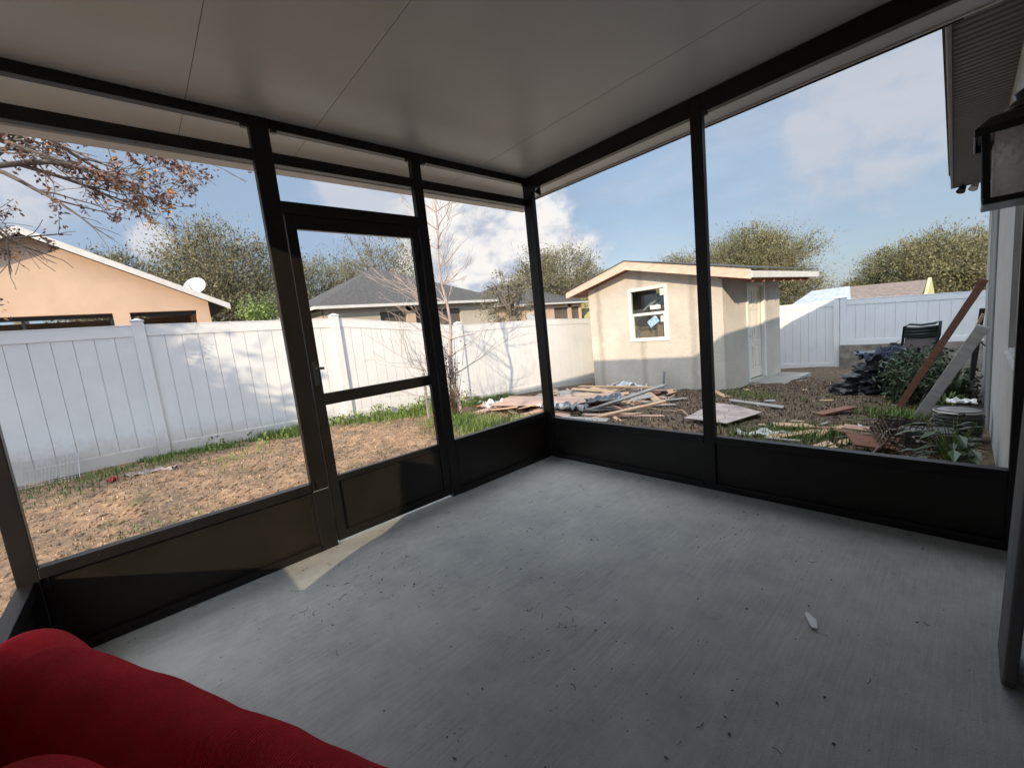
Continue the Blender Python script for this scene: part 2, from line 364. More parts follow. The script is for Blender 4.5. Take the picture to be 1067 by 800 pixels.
# beams under the ceiling
def wallx(y0, y1, rail=True, kick=True):
    BX('top_beam', M['bronze'], enc, -W, -.001, y0, y1, 2.402, CZ - .003, bevel=.003)
    BX('transom_rail', M['bronze'], enc, -W, -.001, y0, y1, 2.222, 2.282, bevel=.003)
    if rail: BX('chair_rail', M['bronze'], enc, -W + .002, .004, y0, y1, .375, .425, bevel=.003)
    if kick:
        BX('kick_panel', M['kick'], enc, -.030, -.024, y0, y1, .045, .375, bevel=0)
        BX('sill_rail', M['bronze'], enc, -W + .002, .004, y0, y1, .002, .045, bevel=.003)
        BX('kick_trim', M['bronze'], enc, -.0235, -.012, y0 + .001, y0 + .022, .046, .374, bevel=.001)
        BX('kick_trim', M['bronze'], enc, -.0235, -.012, y1 - .022, y1 - .001, .046, .374, bevel=.001)
wallx(-3.135, -2.055); wallx(-1.03, 0)
BX('top_beam', M['bronze'], enc, -W, -.001, -1.96, -1.10, 2.402, CZ - .003, bevel=.003)
BX('transom_rail', M['bronze'], enc, -W, -.001, -1.96, -1.10, 2.222, 2.282, bevel=.003)
BX('door_header', M['bronze'], enc, -W, .002, -1.96, -1.10, 1.965, 2.03, bevel=.003)
def wally(x0, x1, yc, s):
    a, b = (yc, yc + W) if s > 0 else (yc - W, yc)
    BX('top_beam', M['bronze'], enc, x0, x1, a, b, 2.345, CZ - .003, bevel=.003)
    BX('chair_rail', M['bronze'], enc, x0, x1, a - .003, b, .32, .372, bevel=.003)
    BX('kick_panel', M['kick'], enc, x0, x1, yc + s * .022, yc + s * .028 if s > 0 else yc - .022, .045, .32, bevel=0) if s > 0 else BX('kick_panel', M['kick'], enc, x0, x1, yc - .028, yc - .022, .045, .32, bevel=0)
    BX('sill_rail', M['bronze'], enc, x0, x1, a - .003, b, .002, .045, bevel=.003)
wally(.05, 1.405, 0, 1); wally(1.475, 2.710, 0, 1)
wally(0, 1.26, -3.15, -1)
# small corner clips
for (y, s) in ((-1.95, 1), (-2.065, -1), (-1.02, 1), (-1.11, -1), (-.01, -1)):
    BX('corner_clip', M['blackp'], enc, -.02, .004, min(y, y + s * .028), max(y, y + s * .028), 2.385, 2.401, bevel=.001)
for x in (.052, 1.477): BX('corner_clip', M['blackp'], enc, x, x + .03, -.006, .02, 2.325, 2.344, bevel=.001)
m = MB(); m.prism([(.055, .03, 2.33), (.115, .03, 2.345), (.115, .03, 2.285)], (0, .02, 0)); m.build('corner_bracket', M['bronze'], enc)
for sc in ([(.0045, y, z) for y in (-2.95, -2.5, -2.15, -.9, -.5, -.12) for z in (.024, .40)]):
    MB().lathe((sc[0] - .0004, sc[1], sc[2]), [(.0055, 0), (.0055, .0012), (.002, .0022)], 10, mtx=Matrix.Rotation(R(90), 3, 'Y')).build('screw', M['alu'] if False else M['kick'], enc)
# screen door
dm = MB(); d0, d1 = -1.952, -1.108
dm.box(-.040, -.008, d0, d0 + .055, .02, 1.9638); dm.box(-.040, -.008, d1 - .055, d1, .02, 1.9638)
dm.box(-.040, -.008, d0 + .055, d1 - .055, 1.885, 1.9638); dm.box(-.040, -.008, d0 + .055, d1 - .055, .865, .935)
dm.box(-.040, -.008, d0 + .055, d1 - .055, .385, .425); dm.box(-.040, -.008, d0 + .055, d1 - .055, .02, .075)
door = dm.build('screen_door', M['bronze'], enc, bevel=.003)
BX('kick_sheet', M['kick'], door, -.028, -.022, d0 + .055, d1 - .055, .075, .385, bevel=0)
hm = MB(); hm.box(-.007, .006, d0 + .016, d0 + .040, .99, 1.13); hm.tube([(0.004, d0 + .03, 1.09), (.03, d0 + .03, 1.09), (.033, d0 + .065, 1.088)], .008, 8)
hm.build('handle', M['blackp'], door)
for z in (.25, 1.0, 1.75): MB().tube([(-.004, d1 + .004, z), (-.004, d1 + .004, z + .08)], .007, 8).build('hinge', M['bronze'], door)
cm = MB(); cm.box(-.007, .0, -2.035, -2.029, .37, .43); cm.box(-.009, .0055, -2.05, -1.965, .3735, .3765)
cm.build('joint_cap', M['alu'], enc)

# ------------------------------------------------------------------ main house
hx = 2.748
house = thing('house', (5, 0, -.4), 'grey stucco house wall with brown vented eave on the right of the patio', 'house')
hz0, hz1 = -.6, 2.56
def wall_open(y0, y1, oy0, oy1, oz0, oz1):
    mb = MB(); T = .2
    mb.box(hx, hx + T, y0, oy0, hz0, hz1); mb.box(hx, hx + T, oy1, y1, hz0, hz1)
    mb.box(hx, hx + T, oy0, oy1, hz0, oz0); mb.box(hx, hx + T, oy0, oy1, oz1, hz1)
    return mb
w = wall_open(-4.4, 5.9, .46, 1.36, .76, 1.95)
w.box(hx + .2, 9.0, 5.7, 5.9, hz0, hz1); w.box(hx + .2, 9.0, -4.4, -4.2, hz0, hz1); w.box(8.8, 9.0, -4.2, 5.7, hz0, hz1)
w.box(1.312, hx, -3.34, -3.15, hz0, CZ - .003)  # unseen stub wall added to keep sun off the patio floor
w.build('wall', M['stucco_h'], house)
BX('painted_band', M['stucco_d'], house, hx - .014, hx - .001, 3.55, 4.9, hz0, 2.5, bevel=.003)
BX('corner_quoin', M['stucco_h'], house, hx - .022, hx - .001, 4.9, 5.92, hz0, 2.5, bevel=.003)
win = BX('window', M['frame_w'], house, hx + .125, hx + .15, .462, 1.358, .762, .82)
mb = MB(); mb.box(hx + .125, hx + .15, .462, .51, .821, 1.948); mb.box(hx + .125, hx + .15, 1.31, 1.358, .821, 1.948); mb.box(hx + .125, hx + .15, .511, 1.309, 1.90, 1.948); mb.build('frame', M['frame_w'], win)
MB().box(hx + .136, hx + .140, .511, 1.309, .821, 1.90).build('pane', M['dark'], win)
MB().prism([(hx - .018, .463, .72), (hx - .018, .463, .74), (hx + .12, .463, .79), (hx + .12, .463, .72)], (0, .892, 0)).build('sill', M['stucco_h'], win, bevel=.003)
# eave: soffit with louvres, fascia
ex = 2.36; sz = 2.545
def exy(y): return 2.455 - .0175 * (y - .8)      # the eave runs slightly off square
mb = MB(); y = .495
sf = MB()
while y < 6.3:
    e_ = exy(y); sf.prism([(e_ + .02, y, sz + .012), (e_ + .02, y + .012, sz), (e_ + .02, y + .052, sz), (e_ + .02, y + .062, sz + .012)], (hx - e_ - .021, 0, 0)); y += .072
sf.prism([(exy(.49) + .02, .49, sz + .0125), (hx - .001, .49, sz + .0125), (hx - .001, 6.3, sz + .0125), (exy(6.3) + .02, 6.3, sz + .0125)], (0, 0, .018))
sf.build('soffit', M['soffit'], house)
fa = MB(); 
for o0, o1, za, zb_ in ((-.004, .018, sz - .015, sz + .12), (-.014, .018, sz + .121, sz + .17)):
    fa.prism([(exy(.49) + o0, .49, za), (exy(.49) + o1, .49, za), (exy(6.33) + o1, 6.33, za), (exy(6.33) + o0, 6.33, za)], (0, 0, zb_ - za))
fa.box(exy(6.33) + .0, 9.3, 6.331, 6.35, sz - .01, sz + .165); fa.build('fascia', M['fascia_b'], house, bevel=.003)
rf = MB(); Y0, Y1 = -4.8, 6.35; z0 = sz + .18
cx = (ex + 9.4) / 2; p = .52; zr = z0 + p * (cx - ex)
A = [(exy(Y0) - .03, Y0, z0), (9.4, Y0, z0), (9.4, Y1, z0), (exy(Y1) - .03, Y1, z0)]; Rg = [(cx, Y0 + 3.2, zr), (cx, Y1, zr)]
rf.quad(A[0], A[3], Rg[1], Rg[0]); rf.quad(A[1], A[0], Rg[0]); rf.quad(A[2], A[1], Rg[0], Rg[1]); rf.quad(*[(a[0], a[1], a[2] - .004) for a in A])
gw = MB(); gw.prism([(ex + .4, 5.7, hz1), (9.0, 5.7, hz1), (9.0, 5.7, z0 + .1), (cx, 5.7, zr - .08), (ex + .4, 5.7, z0 + .15)], (0, .19, 0)); gw.build('gable_wall', M['stucco_h'], house)
rf.build('roof', M['shingle'], house)
BX('ledger', M['ceil'], house, ex + .02, hx - .002, -4.4, .489, sz - .006, sz + .03)
# little floodlights on the eave end
for dy in (0, .26):
    fl = MB(); mt = Euler((R(150), R(20), 0)).to_matrix()
    fl.lathe((2.47 + dy * .45, 6.22, sz - .045), [(.02, -.03), (.035, -.02), (.045, .04), (.05, .06)], 12, mtx=mt)
    fl.tube([(2.47 + dy * .45, 6.22, sz + .012), (2.47 + dy * .45, 6.22, sz - .045)], .014, 8)
    fl.build('floodlight', M['trim'] if dy else M['blackp'], house)

# lantern
LY, LX = -1.40, 2.650
ln = thing('wall_lantern', (LX, LY, 1.345), 'black square wall lantern with seeded glass panes on the stucco house wall', 'lantern')
b0 = 1.352; h = .122; hw = .066; tw = .070
mb = MB(); mb.box(LX - hw, LX + hw, LY - hw, LY + hw, b0 - .012, b0)
mb.build('base_tray', M['lantern'], ln, bevel=.003)
for sx in (-1, 1):
    for sy in (-1, 1):
        mb = MB(); t = .011
        cx_, cy_ = LX + sx * (hw - .006), LY + sy * (hw - .006); dx, dy = LX + sx * (tw - .006), LY + sy * (tw - .006)
        mb.hexa([(cx_ - t / 2, cy_ - t / 2, b0 + .0005), (cx_ + t / 2, cy_ - t / 2, b0 + .0005), (cx_ + t / 2, cy_ + t / 2, b0 + .0005), (cx_ - t / 2, cy_ + t / 2, b0 + .0005)],
                [(dx - t / 2, dy - t / 2, b0 + h), (dx + t / 2, dy - t / 2, b0 + h), (dx + t / 2, dy + t / 2, b0 + h), (dx - t / 2, dy + t / 2, b0 + h)])
        mb.build('corner_bar', M['lantern'], ln)
for k in range(4):
    a = k * math.pi / 2; mt = Matrix.Translation((LX, LY, 0)) @ Matrix.Rotation(a, 4, 'Z')
    mb = MB(); mb.box(-hw + .013, hw - .013, -hw + .003, -hw + .006, b0 + .001, b0 + h - .002, mt)
    mb.build('glass_pane', M['pebble'], ln)
def sq(r): return r * 1.4142
mb = MB(); mb.lathe((LX, LY, 0), [(sq(.074), b0 + h), (sq(.076), b0 + h - .010), (sq(.079), b0 + h - .010), (sq(.079), b0 + h + .003), (sq(.06), b0 + h + .022), (sq(.040), b0 + h + .030)], 4, rot=math.pi / 4)
mb.build('cap', M['lantern'], ln, bevel=.002)
mb = MB(); mb.lathe((LX, LY, 0), [(.036, b0 + h + .030), (.044, b0 + h + .036), (.036, b0 + h + .046), (.028, b0 + h + .052), (.031, b0 + h + .062), (.020, b0 + h + .070), (.010, b0 + h + .082)], 20)
mb.build('crown', M['lantern'], ln, smooth=True)
MB().lathe((LX, LY, 0), [(.013, b0 + .001), (.014, b0 + .03), (.030, b0 + .055), (.033, b0 + .08), (.022, b0 + .105), (.004, b0 + .112)], 16).build('bulb', M['trim'], ln, smooth=True)
BX('wall_plate', M['lantern'], ln, hx - .016, hx - .001, LY - .05, LY + .05, b0 + .03, b0 + .17, bevel=.003)
MB().tube([(hx - .012, LY, b0 + .15), (hx - .03, LY, b0 + .19), (LX + .02, LY, b0 + .2), (LX, LY, b0 + h + .08)], .007, 8).build('arm', M['lantern'], ln, smooth=True)

# dark weathered panel leaning at the wall near the jamb
o = MB().prism([(0, 0, .05), (.0, .035, 0), (0, .24, 0), (0, .24, .95), (0, 0, .95)], (.028, 0, 0)).build('weathered_slab', M['brownpanel'], bevel=.006)
o.location = (2.668, -1.0, .003); o.rotation_euler = (0, R(1.7), 0)
tag(o, 'dark grey weathered board standing against the house wall beside the patio', 'board')

# ------------------------------------------------------------------ red knit blanket with an unseen tall back added to block sun
def blanket():
    N = 150; m = MB()
    def top(x, y):
        # lump + tall back, the back added out of view to stop low sun
        a = Vector((x, y))
        def seg(p, q, r, hh, k=3.0):
            p = Vector(p); q = Vector(q); d = q - p; t = max(0, min(1, (a - p).dot(d) / d.length_squared)); dd = (a - (p + d * t)).length / r
            return hh * max(0., 1 - dd ** k) ** (1 / k) if dd < 1 else 0
        z = max(seg((.97, -3.03), (1.14, -2.97), .15, .555, 2.6), seg((1.14, -2.975), (1.78, -2.675), .18, .568, 2.3), seg((1.78, -2.675), (2.34, -2.44), .185, .568, 2.2))
        z = max(z, seg((1.70, -2.95), (2.2, -2.76), .20, .66, 2.3))
        z = max(z, seg((1.02, -3.115), (2.2, -3.115), .03, 1.08, 4))
        return z
    x0, x1, y0, y1 = .78, 2.54, -3.145, -2.16
    for j in range(N + 1):
        for i in range(N + 1):
            x = x0 + (x1 - x0) * i / N; y = y0 + (y1 - y0) * j / N
            z = top(x, y)
            w = .006 * noise.noise((x * 9, y * 9, 1)) + .015 * noise.noise((x * 3, y * 4, 5)) if z < .7 else 0
            m.v.append((x + .01 * noise.noise((x * 8, y * 8, z * 6)), y, max(.006, z + w) if z > .02 else .006))
    for j in range(N):
        for i in range(N): m.f.append((j * (N + 1) + i, j * (N + 1) + i + 1, (j + 1) * (N + 1) + i + 1, (j + 1) * (N + 1) + i))
    # drop the flat skirt
    m.f = [f for f in m.f if max(m.v[k][2] for k in f) > .02]
    o = m.build('blanket', M['knit'], smooth=True)
    s = o.modifiers.new('solid', 'SOLIDIFY'); s.thickness = .012
    ss = o.modifiers.new('sub', 'SUBSURF'); ss.levels = 1; ss.render_levels = 1
    tag(o, 'red knitted blanket heaped in the near left corner, with an unseen tall back added to block sun', 'blanket')
blanket()

# ------------------------------------------------------------------ fences
def vfence(name, P, base, top, posts_t, label, cat, nrm):
    """P(t)->(x,y); base(t), top(t) heights; posts at posts_t; nrm = unit normal toward the yard"""
    f = thing(name, (*P(posts_t[0]), base(posts_t[0])), label, cat, None)
    n = Vector((*nrm, 0))
    def pt(t, z, off): x, y = P(t); return (x + n.x * off, y + n.y * off, z)
    def slab(t0, t1, z00, z01, z10, z11, o0, o1, mb):   # z at t0: z00..z01 ; at t1: z10..z11
        a, b, c, d = pt(t0, z00, o0), pt(t1, z10, o0), pt(t1, z10, o1), pt(t0, z00, o1)
        e, f_, g_, h_ = pt(t0, z01, o0), pt(t1, z11, o0), pt(t1, z11, o1), pt(t0, z01, o1)
        mb.hexa([a, b, c, d], [e, f_, g_, h_])
    for k in range(len(posts_t)):
        t = posts_t[k]; w = .064
        mb = MB(); zb = base(t) - .25; zt = top(t) + .055
        slab(t - w, t + w, zb, zt, zb, zt, -.064, .064, mb)
        po = mb.build('post', M['vinyl'], f, bevel=.004)
        mb = MB(); slab(t - w - .01, t + w + .01, zt + .001, zt + .014, zt + .001, zt + .014, -.074, .074, mb)
        a = pt(t, zt + .045, 0)
        c = [pt(t - w, zt + .0145, -.064), pt(t + w, zt + .0145, -.064), pt(t + w, zt + .0145, .064), pt(t - w, zt + .0145, .064)]
        for i in range(4): mb.quad(c[i], c[(i + 1) % 4], a)
        mb.build('post_cap', M['vinyl'], po)
        if k == len(posts_t) - 1: break
        t0, t1 = t + w, posts_t[k + 1] - w
        b0, b1, T0, T1 = base(t) + .03, base(t1) + .03, top(t), top(t1)
        mb = MB(); slab(t0, t1, T0 - .14, T0, T1 - .14, T1, -.022, .022, mb); slab(t0, t1, T0 - .001, T0 + .012, T1 - .001, T1 + .012, -.028, .028, mb)
        mb.build('top_rail', M['vinyl'], f, bevel=.003)
        mb = MB(); slab(t0, t1, b0, b0 + .16, b1, b1 + .16, -.022, .022, mb); mb.build('bottom_rail', M['vinyl'], f, bevel=.003)
        npl = max(4, round((t1 - t0) / .187)); mb = MB()
        for i in range(npl):
            g0 = t0 + (t1 - t0) * i / npl + (.003 if i else 0); g1 = t0 + (t1 - t0) * (i + 1) / npl - .003
            u0, u1 = (g0 - t0) / (t1 - t0), (g1 - t0) / (t1 - t0)
            jit = ru(-.0012, .0012)
            slab(g0, g1, b0 + (b1 - b0) * u0 + .15, T0 + (T1 - T0) * u0 - .13, b0 + (b1 - b0) * u1 + .15, T0 + (T1 - T0) * u1 - .13, -.012, .012 + jit, mb)
        slab(t0, t1, b0 + .15, T0 - .13, b1 + .15, T1 - .13, -.010, -.002, mb)
        mb.build('plank_panel', M['vinyl'], f, bevel=0)
    return f
import bisect
def interp(tab):
    def f(t):
        if t <= tab[0][0]: return tab[0][1]
        for (a, b), (c, d) in zip(tab[:-1], tab[1:]):
            if t <= c: return b + (d - b) * (t - a) / (c - a)
        return tab[-1][1]
    return f
FX = -4.85
ftop = interp([(-7.7, 1.78), (-2.58, 1.755), (-.03, 1.69), (2.56, 1.385), (5.13, 1.36), (7.7, 1.24), (11.4, 1.10)])
fbase = interp([(-7.7, -.03), (-2.58, -.05), (-.03, -.14), (2.56, -.36), (5.13, -.48), (7.7, -.66), (11.4, -.85)])
vfence('side_fence', lambda t: (FX, t), fbase, ftop, [-7.7, -5.14, -2.58, -.03, 2.56, 5.13, 7.7, 10.2], 'long white vinyl privacy fence along the left side of the yard', 'fence', (1, 0))
bt = interp([(-4.8, 1.06), (.2, 1.06), (2.7, .98), (6, .95)])
bb1 = interp([(-4.8, -.95), (.2, -.82)])
vfence('back_fence', lambda t: (t, 11.5), bb1, interp([(-4.8, 1.06), (.2, 1.05)]), [-4.78, -2.28, .17], 'white vinyl fence behind the shed, half in sunlight, at the back of the yard', 'fence', (0, -1))
vfence('corner_fence', lambda t: (t, 11.5), interp([(0, -.20), (6, -.24)]), interp([(0, 1.06), (2.8, .95), (6, .9)]), [.31, 2.95, 5.4], 'shaded white vinyl fence set on top of the concrete block wall', 'fence', (0, -1))
bw = MB()
for r in range(4):
    x = .24 - (.2 if r % 2 else 0)
    while x < 5.4:
        x1 = min(x + .4, 5.4); xa = max(x, .24)
        if x1 - xa > .03: bw.box(xa + .004, x1 - .004, 11.33 + ru(-.004, .004), 11.43, -.90 + r * .19, -.90 + (r + 1) * .19 - .008)
        x += .4
bw.box(.25, 5.4, 11.345, 11.42, -.95, -.15)
tag(bw.build('block_wall', M['block'], bevel=.004), 'low weathered concrete block wall at the foot of the back fence', 'block wall')
tag(BX('meter_box', M['blackp'], None, 1.27, 1.40, 11.27, 11.329, -.30, -.12), 'small black box fixed on the concrete block wall', 'box')

# ------------------------------------------------------------------ shed
sa = Vector((-.67, 5.93, 0)); ang = math.atan2(-.18, 2.82)   # local +y = along side wall
shed = thing('shed', (sa.x, sa.y, -.45), 'unpainted tan stucco shed with low gable roof, one window and a cream door', 'shed')
RM = Matrix.Translation(sa) @ Matrix.Rotation(ang, 4, 'Z')      # local: x to left is negative, y back
def SB(name, m, parent, *b, bevel=.003):
    return MB().box(*b, mtx=RM).build(name, m, parent, bevel=bevel)
Wd, Dp = 3.36, 2.95; zb = -.75
def ztop(x): # underside of roof at local x  (x in [-Wd-.4, .7])
    return 1.835 + .235 * (-x) if x > -1.95 else 1.835 + .235 * 1.95 - .235 * (-1.95 - x) * .98
# front wall with window opening: u from -Wd..0
wx0, wx1, wz0, wz1 = -2.13, -1.19, .635, 1.80
fw = MB(); T = .12
def pol(pts, y0, y1):
    P = [RM @ Vector((x, y0, z)) for x, z in pts]; d = RM.to_3x3() @ Vector((0, y1 - y0, 0)); fw.prism(P, d)
pol([(-Wd, zb), (wx0, zb), (wx0, ztop(wx0) - .01), (-Wd, ztop(-Wd) - .01)], 0, T)
pol([(wx1, zb), (0, zb), (0, ztop(0) - .01), (wx1, ztop(wx1) - .01)], 0, T)
pol([(wx0, zb), (wx1, zb), (wx1, wz0), (wx0, wz0)], 0, T)
pol([(wx0, wz1), (wx1, wz1), (wx1, ztop(wx1) - .01), (-1.95, ztop(-1.95) - .01), (wx0, ztop(wx0) - .01)], 0, T)
# side wall with door opening, in y
dy0, dy1, dz0, dz1 = 1.12, 1.97, -.46, 1.60
zt = ztop(0) - .012
for (a, b, c, d) in ((T, dy0, zb, zt), (dy1, Dp, zb, zt), (dy0, dy1, dz1, zt), (dy0, dy1, zb, dz0)):
    fw.box(-T, 0, a, b, c, d, RM)
fw.box(-Wd, -Wd + T, T, Dp, zb, ztop(-Wd) - .02, RM); fw.box(-Wd + T, -T, Dp - T, Dp, zb, 1.8, RM)
fw.build('wall', M['stucco_s'], shed, bevel=.006)
# inner dark floor
SB('floor', M['concrete_p'], shed, -Wd + T, -T, T, Dp - T, -.5, -.44)
# roof: two slabs
xr = .66; xl = -Wd - .42; yf = -.36; yb = Dp + .38
rm_ = MB()
def sl(mb, xa, xb, za, zb_, ya, yb_, th):
    P = [RM @ Vector(q) for q in ((xa, ya, za), (xb, ya, zb_), (xb, yb_, zb_), (xa, yb_, za))]
    Q = [q + Vector((0, 0, th)) for q in P]; mb.hexa(P, Q)
xa_ = -1.95
sl(rm_, xl + .03, xa_, ztop(xl) + .03, ztop(xa_) + .0, yf + .03, yb, .075)
sl(rm_, xa_, xr - .03, ztop(xa_), ztop(xr) + .0, yf + .03, yb, .075)
roof_s = rm_.build('roof', M['pinkwood'], shed)
r2 = MB(); sl(r2, xl - .02, xa_, ztop(xl) + .108, ztop(xa_) + .142, yf - .02, yb + .02, .014); sl(r2, xa_, xr + .02, ztop(xa_) + .142, ztop(xr) + .142, yf - .02, yb + .02, .014)
r2.build('roofing_felt', M['felt'], roof_s)
fm = MB()
P1 = [(xl, ztop(xl) - .04), (xa_, ztop(xa_) - .05), (xa_, ztop(xa_) + .14), (xl, ztop(xl) + .105)]
P2 = [(xa_, ztop(xa_) - .05), (xr, ztop(xr) - .04), (xr, ztop(xr) + .13), (xa_, ztop(xa_) + .14)]
for PP in (P1, P2): fm.prism([RM @ Vector((x, yf, z)) for x, z in PP], RM.to_3x3() @ Vector((0, .028, 0)))
fm.build('rake_board', M['pine'], shed)
SB('eave_board', M['trim'], shed, xr + .001, xr + .026, yf, yb, ztop(xr) - .02, ztop(xr) + .10)
SB('eave_board', M['pine'], shed, xl - .026, xl - .001, yf, yb, ztop(xl) - .02, ztop(xl) + .08)
# rafter tails under the eaves
for i in range(7):
    y_ = yf + .2 + i * .5
    mb = MB(); sl(mb, .002, xr - .04, ztop(0) - .09, ztop(xr) - .09, y_, y_ + .038, .088); mb.build('rafter_tail', M['pinkwood'], shed)
# window
fr = MB()
for b in ((wx0 - .03, wx0 + .045, wz0 - .03, wz1 + .03), (wx1 - .045, wx1 + .03, wz0 - .03, wz1 + .03)): fr.box(b[0], b[1], -.022, .05, b[2], b[3], RM)
for b in ((wz0 - .03, wz0 + .05), (wz1 - .045, wz1 + .03), (1.19, 1.25)): fr.box(wx0 + .045, wx1 - .045, -.021, .05, b[0], b[1], RM)
fr.box(wx0 + .045, wx0 + .085, -.012, .045, wz0 + .05, 1.19, RM); fr.box(wx1 - .085, wx1 - .045, -.012, .045, wz0 + .05, 1.19, RM)
win = fr.build('window', M['frame_w'], shed, bevel=.003)
SB('pane', M['glass'], win, wx0 + .045, wx1 - .045, .020, .024, 1.25, wz1 - .045, bevel=0)
SB('pane', M['glass'], win, wx0 + .085, wx1 - .085, .020, .024, wz0 + .05, 1.19, bevel=0)
SB('sticker', M['sticker'], win, wx1 - .16, wx1 - .06, .014, .016, 1.60, 1.74, bevel=0)
SB('sticker', M['sticker'], win, wx1 - .42, wx1 - .16, .014, .016, 1.31, 1.40, bevel=0)
SB('sticker', M['sticker'], win, wx1 - .17, wx1 - .095, .014, .016, 1.02, 1.15, bevel=0)
mb = MB(); mt = RM @ Matrix.Translation((wx1 - .36, .014, 1.04)) @ Matrix.Rotation(R(-32), 4, 'Y')
mb.box(-.13, .13, 0, .003, -.085, .085, mt); mb.build('sticker', M['bluep'], win)
# door
df = MB()
df.box(-.05, .028, dy0 - .055, dy0 + .02, dz0, dz1 + .05, RM); df.box(-.05, .028, dy1 - .02, dy1 + .055, dz0, dz1 + .05, RM); df.box(-.05, .027, dy0 + .02, dy1 - .02, dz1 - .01, dz1 + .05, RM)
fr_ = df.build('door_casing', M['frame_w'], shed, bevel=.003)
dd = MB(); fx = -.055
dd.box(fx - .035, fx - .012, dy0 + .02, dy1 - .02, dz0 + .03, dz1 - .012, RM)
sty = [(dy0 + .02, dy0 + .13), (dy1 - .13, dy1 - .02), ((dy0 + dy1) / 2 - .045, (dy0 + dy1) / 2 + .045)]
for a, b in sty: dd.box(fx - .012, fx, a, b, dz0 + .03, dz1 - .012, RM)
for a, b in ((dz0 + .03, dz0 + .24), (.27, .40), (1.06, 1.16), (dz1 - .13, dz1 - .012)):
    dd.box(fx - .012, fx, sty[0][1], sty[2][0], a, b, RM); dd.box(fx - .012, fx, sty[2][1], sty[1][0], a, b, RM)
for (a, b) in ((sty[0][1], sty[2][0]), (sty[2][1], sty[1][0])):
    for c, d in ((dz0 + .24, .27), (.40, 1.06), (1.16, dz1 - .13)): dd.box(fx - .012, fx - .003, a + .035, b - .035, c + .035, d - .035, RM)
door_s = dd.build('door', M['doorpaint'], shed, bevel=.003)
MB().lathe(RM @ Vector((fx, dy0 + .09, .52)), [(.026, 0), (.026, .006), (.012, .01), (.012, .035), (.028, .045), (.028, .065), (.01, .075)], 14, mtx=(RM.to_3x3() @ Matrix.Rotation(R(90), 3, 'Y'))).build('handle', M['alu'], door_s, smooth=True)
# boxes stored inside
def cardbox(x, y, z, w_, d_, h_, rz, m_, lab):
    mb = MB(); mt = Matrix.Translation(RM @ Vector((x, y, z))) @ Matrix.Rotation(rz, 4, 'Z')
    mb.box(-w_ / 2, w_ / 2, -d_ / 2, d_ / 2, 0, h_, mt)
    mb.hexa([mt @ Vector(q) for q in ((-w_ / 2, -d_ / 2, h_), (w_ / 2, -d_ / 2, h_), (w_ / 2, -d_ / 2 + .01, h_), (-w_ / 2, -d_ / 2 + .01, h_))],
            [mt @ Vector(q) for q in ((-w_ / 2, -d_ / 2 - .12, h_ + .09), (w_ / 2, -d_ / 2 - .12, h_ + .09), (w_ / 2, -d_ / 2 - .11, h_ + .1), (-w_ / 2, -d_ / 2 - .11, h_ + .1))])
    return tag(mb.build('cardboard_box', m_), lab, 'box')
cardbox(-1.42, .42, -.44, .42, .4, 1.40, .3, M['card'], 'open brown cardboard box behind the lower right of the shed window')
cardbox(-1.84, .38, -.44, .36, .3, 1.27, -.1, M['cardl'], 'brown cardboard box behind the lower left of the shed window')
mb = MB()
for i in range(7): a = RM @ Vector((-2.1 + i * .17, .5, 1.32 + .1 * math.sin(i))); mb.tube([a, a + Vector((.25, .1, .12 + .1 * rnd()))], .02, 6)
tag(mb.build('stored_poles', M['plast_w']), 'pale poles lying on the boxes behind the shed window', 'poles')
# slab in front of the door
mb = MB(); mb.box(.03, .62, .85, 2.95, -.66, -.515, RM); tag(mb.build('shed_path', M['concrete_p'], bevel=.01), kind='structure')

# ------------------------------------------------------------------ neighbours' houses
def hip_house(name, label, x0, x1, y0, y1, zg, ze, pitch, ridge_in, wallm, oh=.45, cat='house'):
    """x1 = wall nearest to us"""
    h_ = thing(name, ((x0 + x1) / 2, (y0 + y1) / 2, zg), label, cat)
    mb = MB(); mb.box(x0, x1 - .15, y0, y1, zg - .3, ze); wl = mb.build('inner_wall', M['darkgrey'], h_)
    A = [(x0 - oh, y0 - oh), (x1 + oh, y0 - oh), (x1 + oh, y1 + oh), (x0 - oh, y1 + oh)]
    zr = ze + pitch * ridge_in
    xa, xb, ya, yb_ = x0 - oh + ridge_in, x1 + oh - ridge_in, y0 - oh + ridge_in, y1 + oh - ridge_in
    if xa > xb: xa = xb = (xa + xb) / 2
    if ya > yb_: ya = yb_ = (ya + yb_) / 2
    B = [(xa, ya, zr), (xb, ya, zr), (xb, yb_, zr), (xa, yb_, zr)]
    rb = MB()
    for i in range(4):
        a, b = A[i], A[(i + 1) % 4]; c, d = B[(i + 1) % 4], B[i]
        if (Vector(c) - Vector(d)).length > .01: rb.quad((*a, ze + .06), (*b, ze + .06), c, d)
        else: rb.quad((*a, ze + .06), (*b, ze + .06), c)
    if (Vector(B[0]) - Vector(B[2])).length > .05 and xa != xb and ya != yb_: rb.quad(*B)
    rb.quad(*[(*a, ze + .055) for a in A])
    ro = rb.build('roof', M['shingle'], h_)
    f = MB()
    for i in range(4):
        a, b = Vector((*A[i], 0)), Vector((*A[(i + 1) % 4], 0)); d = (b - a).normalized(); n_ = Vector((d.y, -d.x, 0)) * .03
        f.hexa([a + Vector((0, 0, ze - .06)), b + Vector((0, 0, ze - .06)), b + n_ + Vector((0, 0, ze - .06)), a + n_ + Vector((0, 0, ze - .06))],
               [a + Vector((0, 0, ze + .05)), b + Vector((0, 0, ze + .05)), b + n_ + Vector((0, 0, ze + .05)), a + n_ + Vector((0, 0, ze + .05))])
    f.build('fascia', M['trim'], h_)
    return h_
